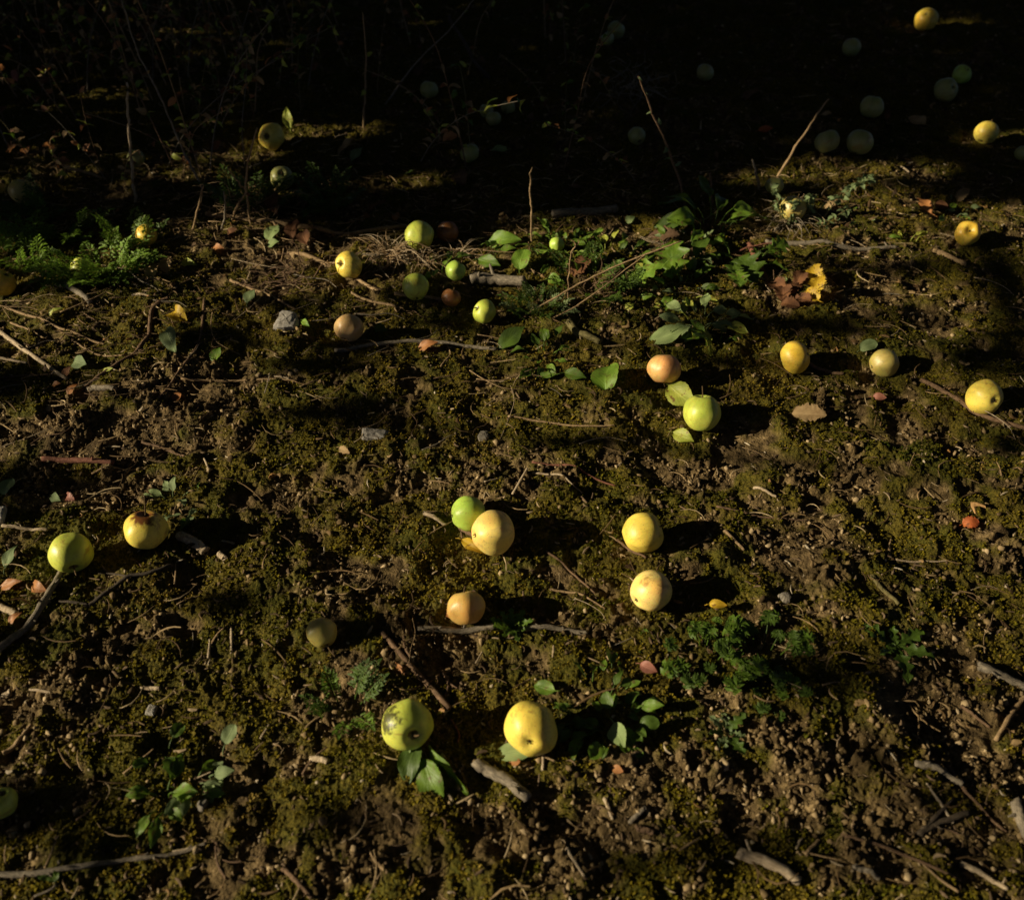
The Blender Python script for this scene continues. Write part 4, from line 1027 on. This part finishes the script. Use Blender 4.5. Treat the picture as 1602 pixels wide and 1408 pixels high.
# standing dry stalks
def stalk(pts, wpx, col, label, leaves=0, lcol=None, seed=0, name='dry_stalk', group='dry stalks standing in the weeds', taper=.6):
    """pts: (px, py) of the foot, then (dx, dy, dz) metres from it"""
    p = at(*pts[0]); r = wpx*mpp(p)/2; rg = random.Random(seed)
    o = empty(name, p, label, 'stalk', group)
    P = [Vector((0, 0, -.005))]+[Vector(q) for q in pts[1:]]
    path = smooth_path(P, 6); path = [q+Vector((rg.gauss(0, r*.35), rg.gauss(0, r*.35), 0)) for q in path]
    link('stem', MB().add(tube(path, r, r*taper, 6, .12, 2)).mesh('stem'), WM[col], o)
    for i in range(leaves):
        q = path[rg.randrange(len(path)//3, len(path))]; s = rg.uniform(.010, .024)
        mb = MB().add(xf(blade(rg.choice(['ovate', 'torn', 'narrow']), rg.uniform(.2, .8), .3, .6, 8, 4, seed=rg.random()), Matrix.Scale(s, 4)))
        l = link('leaf', mb.mesh('leaf'), LM[lcol or rg.choice(['tan', 'ylgreen', 'ggreen', 'tan', 'rust'])], o)
        l.matrix_local = Matrix.Translation(q)@Euler((rg.uniform(-1, 1.3), rg.uniform(-1, 1), rg.uniform(0, 6.28))).to_matrix().to_4x4()
    return o
def up_to(foot, top, depth_off=0.0):
    """offset (metres) from the foot on the ground to a point seen above it at the same distance + depth_off"""
    p = at(*foot); d = ray(*top); t = (p.y+depth_off)/d.y; q = Vector((0, 0, CAM_H))+d*t
    return q-p
def ST(foot, tops, wpx, col, label, **k):
    stalk([foot]+[tuple(up_to(foot, tp[:2], tp[2] if len(tp) > 2 else 0)) for tp in tops], wpx, col, label, **k)
ST((1213,282),[(1240,238,.02),(1268,195,.03),(1296,155,.05)],4.5,'tan','leaning tan stalk in the shade at the upper right',seed=1)
ST((831,388),[(832,340),(830,300),(832,262)],4,'tan','thin upright tan stalk in the centre at the edge of the dark',seed=2)
ST((1074,335),[(1062,280,.02),(1040,220,.03),(1018,170,.05),(1000,120,.05)],4.5,'brown','curved brown stalk bearing the tangle of dry stems',leaves=8,lcol='ggreen',seed=3)
ST((1113,328),[(1112,300),(1111,270)],5,'brown','short brown stub standing right of the curved brown stalk',seed=4)
ST((1188,302),[(1184,275),(1177,250)],5,'grey','short grey stub left of the leaning tan stalk',seed=5)
ST((212,325),[(206,250,.02),(200,190,.03),(199,130,.04)],5.5,'pale','tall pale upright stalk in the dark thicket',seed=6)
ST((322,305),[(300,262,.01),(275,210,.02),(250,150,.03),(215,80,.05),(190,0,.06)],4,'grey','long grey stalk crossing the thicket on a slant',seed=7,leaves=3)
ST((85,290),[(110,266,.0),(150,276,0),(205,294,0),(258,305,0)],5,'tan','arched tan runner at the foot of the thicket',seed=8)
ST((567,206),[(571,150,.0),(573,90,0),(567,20,0)],3.5,'tan','tall thin stalk left of centre in the dark',seed=9,leaves=2,lcol='ylgreen')
ST((600,165),[(650,100,.0),(700,50,0),(750,-10,0)],3,'grey','long thin stalk slanting up to the right in the dark',seed=10,leaves=2,lcol='ylgreen')
ST((360,352),[(372,320),(385,300),(372,285),(355,262)],4,'tan','crooked tan stalk left of the pale pitted apple',seed=11,leaves=2)
ST((770,128),[(735,85,.0),(700,25,0)],8,'dark','thick dark stem slanting in the upper middle',seed=12)
ST((392,358),[(388,320),(384,280),(402,200)],4.5,'tan','upright tan stalk left of the yellow half-lit apple',seed=13,leaves=3)
ST((300,362),[(310,325),(318,290)],3.5,'tan','short tan stalk below the thicket',seed=14,leaves=1)
ST((345,360),[(352,330),(350,300)],3.5,'grey','short grey stalk below the thicket',seed=15,leaves=1)
ST((505,338),[(490,315),(470,300),(452,298)],3.5,'tan','arched thin stalk right of the pale pitted apple',seed=16)
ST((888,485),[(889,455),(893,400),(905,380)],3,'tan','dry yellowish stem rising among the middle weeds',seed=17,leaves=4,lcol='tan')
ST((800,505),[(860,470),(930,432),(1000,402),(1065,378)],3.2,'tan','long tan grass stem arching across the middle weeds',seed=18)
ST((820,512),[(900,480),(1010,398)],2.6,'tan','second thinner grass stem beside the long arching one',seed=19)
ST((1130,400),[(1180,385),(1230,378)],3,'red','thin reddish runner left of the grey branch',seed=20)
ST((1000,160),[(1010,140),(1045,155)],4,'grey','short forked twig on the curved brown stalk',seed=21)
ST((1083,350),[(1100,345),(1130,325)],3,'green_' and 'olive','olive stem of the tall weed leaning right',seed=22,leaves=3,lcol='lime')
# seed head weeds
def seedhead(foot, tops, label, seed, nb=26):
    nb = int(nb*1.5)
    p = at(*foot); rg = random.Random(seed); o = empty('seed_head_weed', p, label, 'weed', 'grey green seed head weeds')
    P = [Vector((0, 0, 0))]+[up_to(foot, t) for t in tops]; path = smooth_path(P, 8)
    link('stem', MB().add(tube(path, .0018, .0008, 6, .1)).mesh('stem'), WM['olive'], o)
    mb = MB()
    for i in range(nb):
        q = path[rg.randrange(len(path)//3, len(path))]+Vector((rg.gauss(0, .005), rg.gauss(0, .005), rg.gauss(0, .004)))
        mb.add(xf(blade('ovate', .5, .5, .6, 5, 2, seed=rg.random()), Matrix.Translation(q)@Euler((rg.uniform(-1, 1), rg.uniform(-1, 1), rg.uniform(0, 6.28))).to_matrix().to_4x4()@Matrix.Scale(rg.uniform(.010, .021), 4)))
    link('seed_cluster', mb.mesh('seed_cluster'), LM['ggreen'], o)
seedhead((1285,348),[(1300,325),(1325,300),(1360,278)],'grey green seed head weed leaning far right',1)
seedhead((1270,362),[(1290,350),(1330,325)],'lower seed head weed leaning right',2,16)
seedhead((1222,352),[(1218,320),(1212,295)],'upright seed head weed at the foot of the leaning tan stalk',3,20)
seedhead((1262,350),[(1265,325),(1268,308)],'upright seed head weed in front of the dim yellow green apple',4,22)
seedhead((1240,358),[(1236,340),(1250,312)],'middle seed head weed crossing the dim yellow green apple',5,22)

# tangle of fine dry stems in the upper middle right
def tangle(px, py, n, size, label, seed, col, hz):
    p = at(px, py); rg = random.Random(seed); o = empty('dry_tangle', p, label, 'dry stems')
    for part in range(3):
        mb = MB()
        for i in range(n//3):
            b = Vector((rg.gauss(0, size*.4), rg.gauss(0, size*.3), hz*rg.uniform(.2, 1))); a = rg.uniform(0, 6.28); l = size*rg.uniform(.3, .9)
            m1 = b+Vector((math.cos(a)*l*.5, math.sin(a)*l*.4, rg.gauss(0, .02))); e = m1+Vector((math.cos(a+1)*l*.5, math.sin(a+1)*l*.4, rg.gauss(0, .02)))
            for q in (b, m1, e): q.z = max(.004, q.z)
            mb.add(tube(smooth_path([b, m1, e], 4), .0013, .0006, 4, .1))
        link('stem', mb.mesh('stem'), WM[col], o)
tangle(990,165,60,.10,'tangle of fine grey stems round the curved stalk',2,'grey',.10)
tangle(360,340,40,.14,'loose tangle of thin tan stems below the dark thicket',3,'tan',.05)
tangle(450,440,60,.10,'matted fine stalks right of the feathery weeds',4,'brown',.02)
tangle(940,455,36,.08,'brown tangle of thin stems among the middle weeds',6,'brown',.03)

# thicket of dry weeds, upper left: several built, the rest copied
protos = []
def thicket_proto(seed):
    rg = random.Random(seed); h = rg.uniform(.14, .50)
    lean = rg.gauss(0, .12); ln2 = rg.gauss(0, .08)
    pts = [(0, 0, 0), (lean*.2, ln2*.2, h*.35), (lean*.5+rg.gauss(0, .015), ln2*.5, h*.7), (lean, ln2, h)]
    o = empty('thicket_weed', (0, 0, 0), 'thin leafy weed stalk standing in the dark thicket at the upper left', 'weed', 'weeds of the dark thicket')
    path = smooth_path(pts, 6); r = rg.uniform(.0009, .0022)
    link('stem', MB().add(tube(path, r, r*.5, 5, .12)).mesh('stem'), WM[rg.choice(['tan', 'grey', 'brown', 'olive'])], o)
    for i in range(rg.randint(13, 20)):
        q = path[rg.randrange(3, len(path))]; s = rg.uniform(.010, .030)
        mb = MB().add(xf(blade(rg.choice(['ovate', 'narrow', 'torn']), rg.uniform(.2, .8), .3, .55, 7, 4, seed=rg.random()), Matrix.Scale(s, 4)))
        l = link('leaf', mb.mesh('leaf'), LM[rg.choice(['tan', 'ylgreen', 'ylgreen', 'green', 'tan', 'rust', 'orange'])], o)  # mostly pale leaves, their colour stands in for sunlit glints
        l.matrix_local = Matrix.Translation(q)@Euler((rg.uniform(-1, 1.3), rg.uniform(-1, 1), rg.uniform(0, 6.28))).to_matrix().to_4x4()
    return o
spots = []
while len(spots) < 290:
    x_ = rnd(-2.2, .35); y_ = 2.05+1.6*random.random()**1.3
    if any(x_ < q.x+.03 and abs((y_-q.y)-(x_-q.x)*math.tan(SUN_AZ)) < .06 for q in (at(425, 228), at(455, 214), at(441, 292))): continue
    if random.random() < (1.0 if x_ < -.6 else .16): spots.append((x_, y_))
for i, (x_, y_) in enumerate(spots):
    if i < 10: o = thicket_proto(100+i); protos.append(o)
    else:
        src = protos[i % 10]; o = src.copy(); C.objects.link(o)
        for ch in src.children:
            c = ch.copy(); c.parent = o; C.objects.link(c)
    o.location = (x_, y_, float(base_h(x_, y_))); o.rotation_euler = (0, 0, rnd(0, 6.28)); s = rnd(.75, 1.25); o.scale = (s, s, s)

# =================================================================== the trees to the left, out of frame, whose shade falls here
crown_m = tint_mat('tree_leaf', [(0, (.03, .06, .012)), (.5, (.06, .10, .02)), (1, (.11, .15, .03))], .6, .15, .3, 9)
def leaf_cloud(P, size):
    n = len(P); a = RNG.normal(size=(n, 3)); a /= np.linalg.norm(a, axis=1)[:, None]
    b = np.cross(a, RNG.normal(size=(n, 3))); b /= np.linalg.norm(b, axis=1)[:, None]
    s = (size*(.7+.6*RNG.random(n)))[:, None]
    V = np.stack([P-a*s, P+b*s*.42, P+a*s, P-b*s*.42], 1).reshape(-1, 3)
    return V, np.arange(n*4).reshape(-1, 4), np.repeat(RNG.random(n), 4)
# 1: a dense hedge-like shrub row shading the back
Y0 = 1.87
def sunplane(p):     # where the ray from p towards the sun crosses the hedge (x = -4.2)
    t = (p.x+4.2)/abs(S.x); q = Vector(p)+S*t; return q.y, q.z
def above(foot, px, py): return at(*foot)+up_to(foot, (px, py))
def build_hedge():
    n = 150000
    x = -4.2+RNG.normal(0, .40, n); z = 4.6*RNG.random(n); y = Y0-.55*4.6+(4.6+.55*4.6)*RNG.random(n)
    # slide every leaf back along the ray to the middle plane of the hedge
    tt = (x+4.2)/S.x; y0 = y-S.y*tt; z0 = z-S.z*tt
    edge = Y0-.46*z0+.06*np.sin(z0*4.1)+.05*np.sin(z0*9.3+1)+.04*np.sin(z0*23)+.04*RNG.normal(size=n)
    keep = (y0 > edge) & (z > .0)
    # gaps in the foliage that let flecks of sun through
    rg = random.Random(5); holes = []
    for i in range(130):
        px = -80+430*rg.random()**1.7 if i < 120 else rg.uniform(500, 820); py = rg.uniform(30, 330)
        p = at(px, py); p.z += rg.uniform(.06, .30); holes.append((*sunplane(p), rg.uniform(-.021, -.004) if px < 230 else rg.uniform(-.03, -.016)))
    for (px, py, up, r_) in ((425,214,.03,.042),(1543,208,.03,.040),(703,235,.05,-.022),(35,148,.10,.03),(1241,330,.03,.055),(1449,31,.03,.022),
                             (1250,345,.03,.07),(1290,345,.03,.06),(1340,300,.03,.03),(990,230,.16,-.012),(1005,260,.18,-.012),(441,279,.04,-.02),(30,252,.03,-.01),(675,207,.02,-.022),(1500,335,.01,.06),(1440,335,.01,.05),(1560,330,.01,.06)):
        p = at(px, py+14); p.z += up; holes.append((*sunplane(p), r_))
    holes.append((*sunplane(above((455,214), 452, 184)), .030))
    for k in range(9): holes.append((*sunplane(above((1213,282), 1213+k*5.5, 282-k*9)), .028))
    for k in range(8): holes.append((*sunplane(above((212,325), 206-k*1.0, 262-k*15)), .0))
    for k in range(5): holes.append((*sunplane(above((831,388), 831, 380-k*18)), .022))
    for k in range(2): holes.append((*sunplane(at(110+k*80, 285)+Vector((0, 0, .03))), -.01))
    for hy, hz, hr in holes:
        keep &= ((y0-hy)**2+(z0-hz)**2) > (hr*.8+.034)**2
    P = np.stack([x, y, z], 1)[keep]
    V, Fc, t = leaf_cloud(P, .060)
    o = empty('hedge', (-4.2, 3.6, 0), 'dense leafy hedge outside the left of the frame shading the back of the ground', 'hedge')
    V = V-np.array([-4.2, 3.6, 0])
    link('foliage', npmesh('foliage', V, Fc, {'tint': t}), crown_m, o, smooth=False)
    for i in range(9):
        b = Vector((random.gauss(0, .12), -1.2+i*.36, 0)); tp = b+Vector((random.gauss(0, .3), -.9+random.gauss(0, .2), 2.6))
        link('trunk', MB().add(tube(smooth_path([b, b.lerp(tp, .5)+Vector((.1, 0, 0)), tp], 5), .035, .012, 8, .15)).mesh('trunk'), WM['dark'], o)
build_hedge()
# 2: an open tree whose boughs throw the broken shade over the foreground
SHADE = [  # photo px: centre, half width, half height, strength
 (40,605,75,26,1),(1592,430,36,50,1),(1600,700,30,20,.7),(1450,425,60,12,.5),(715,445,45,12,1),(706,466,25,8,1),(55,752,80,28,1),(90,1262,105,42,1),(190,1320,50,25,.8),(560,650,95,30,.8),(520,575,90,14,.8),(590,545,70,12,.7),
 (1585,470,34,110,1),(1550,560,60,30,.8),(1225,508,110,16,1),(1160,570,60,12,.7),(930,692,85,10,.8),(735,508,50,18,1),(700,470,60,14,.8),(1300,1055,80,40,.8),(1400,1185,30,22,1),
 (60,1000,60,20,.5),(380,940,50,20,.4),(1500,1250,40,20,.5),(360,530,60,20,.6),(160,450,60,12,.8),(20,800,40,14,.6),
 (600,985,70,12,.8),(1180,1330,60,18,.6),(560,1290,40,25,.6),(1000,1350,50,25,.5),(470,480,60,14,.6),(1320,420,50,12,.5),(1450,500,50,14,.4),(1360,520,60,10,.6)]
def build_tree():
    o = empty('orchard_tree', (-3.9, -1.7, 0), 'orchard tree outside the left of the frame throwing broken shade on the foreground', 'tree')
    base = Vector((-3.9, -1.7, 0)); P = []
    fork = Vector((-3.75, -1.5, 2.3))
    link('trunk', MB().add(tube(smooth_path([Vector((0, 0, 0)), Vector((.08, .1, 1.2)), fork-base], 5), .10, .07, 12, .12)).mesh('trunk'), WM['grey'], o)
    for i, (a, b, rx, ry, s) in enumerate(SHADE):
        g = at(a, b); m = mpp(g)
        t = (g.x+3.35+.5*math.sin(i*2.3))/abs(S.x); c = g+S*t
        wy = (at(a, b-ry).y-at(a, b+ry).y)/2; wx = rx*m
        # the ellipse on the ground, swept back up the sun's rays
        n = int(2600*s*(wx*wy)/(.10*.05)*.045)+8
        u = RNG.normal(size=n)*.5; v = RNG.normal(size=n)*.5
        if b > 400:
            q = np.stack([g.x+u*wx, g.y+v*wy, np.full(n, g.z)], 1)+np.array(S)[None]*(t+RNG.normal(0, .14, n))[:, None]
            P.append(q)
            mid = fork.lerp(c, .6)+Vector((0, 0, .45))
            link('limb', MB().add(tube(smooth_path([fork-base, mid-base, c-base], 5), .008, .002, 6, .15)).mesh('limb'), WM['grey'], o)
    P = np.concatenate(P); V, Fc, t = leaf_cloud(P, .022)
    link('crown', npmesh('crown', V-np.array(base), Fc, {'tint': t}), crown_m, o, smooth=False)
build_tree()
# 3: unseen trees added round the spot, their crowns block most of the skylight
def sky_block_tree(x, y, R_, zlo, zhi, n, label, seed):
    rg = random.Random(seed)
    o = empty('orchard_tree', (x, y, 0), label, 'tree')
    fork = Vector((rg.uniform(-.1, .1), rg.uniform(-.1, .1), 1.5))
    link('trunk', MB().add(tube(smooth_path([Vector((0, 0, 0)), Vector((.05, 0, .7)), fork], 5), .13, .09, 12, .12)).mesh('trunk'), WM['grey'], o)
    P = []
    for i in range(46):
        a = rg.uniform(0, 6.28); q = R_*math.sqrt(rg.random()); c = Vector((q*math.cos(a), q*math.sin(a), rg.uniform(zlo, zhi)))
        if i < 12: link('limb', MB().add(tube(smooth_path([fork, fork.lerp(c, .5)+Vector((0, 0, .3)), c], 5), .05, .012, 7, .15)).mesh('limb'), WM['grey'], o)
        P.append(np.array(c)[None]+RNG.normal(size=(n//46, 3))*np.array([[.42, .42, .22]])*R_*.6)
    P = np.concatenate(P); P[:, 2] = np.maximum(P[:, 2], zlo-.15)
    P = P[P[:, 0]+x > -2.6]
    V, Fc, t = leaf_cloud(P, .06)
    link('crown', npmesh('crown', V, Fc, {'tint': t}), crown_m, o, smooth=False)
sky_block_tree(.6, -1.9, 2.4, 3.0, 4.2, 17000, 'unseen orchard tree added behind the camera to block the sky overhead', 1)
sky_block_tree(3.6, 1.6, 2.3, 3.2, 4.4, 15000, 'unseen orchard tree added outside the right of the frame to block the sky', 2)
sky_block_tree(.6, 5.4, 2.5, 3.0, 4.2, 17000, 'unseen orchard tree added beyond the top of the frame to block the sky', 3)
sky_block_tree(4.6, 6.2, 2.3, 2.2, 4.2, 10000, 'unseen orchard tree added beyond the upper right of the frame to block the sky', 4)
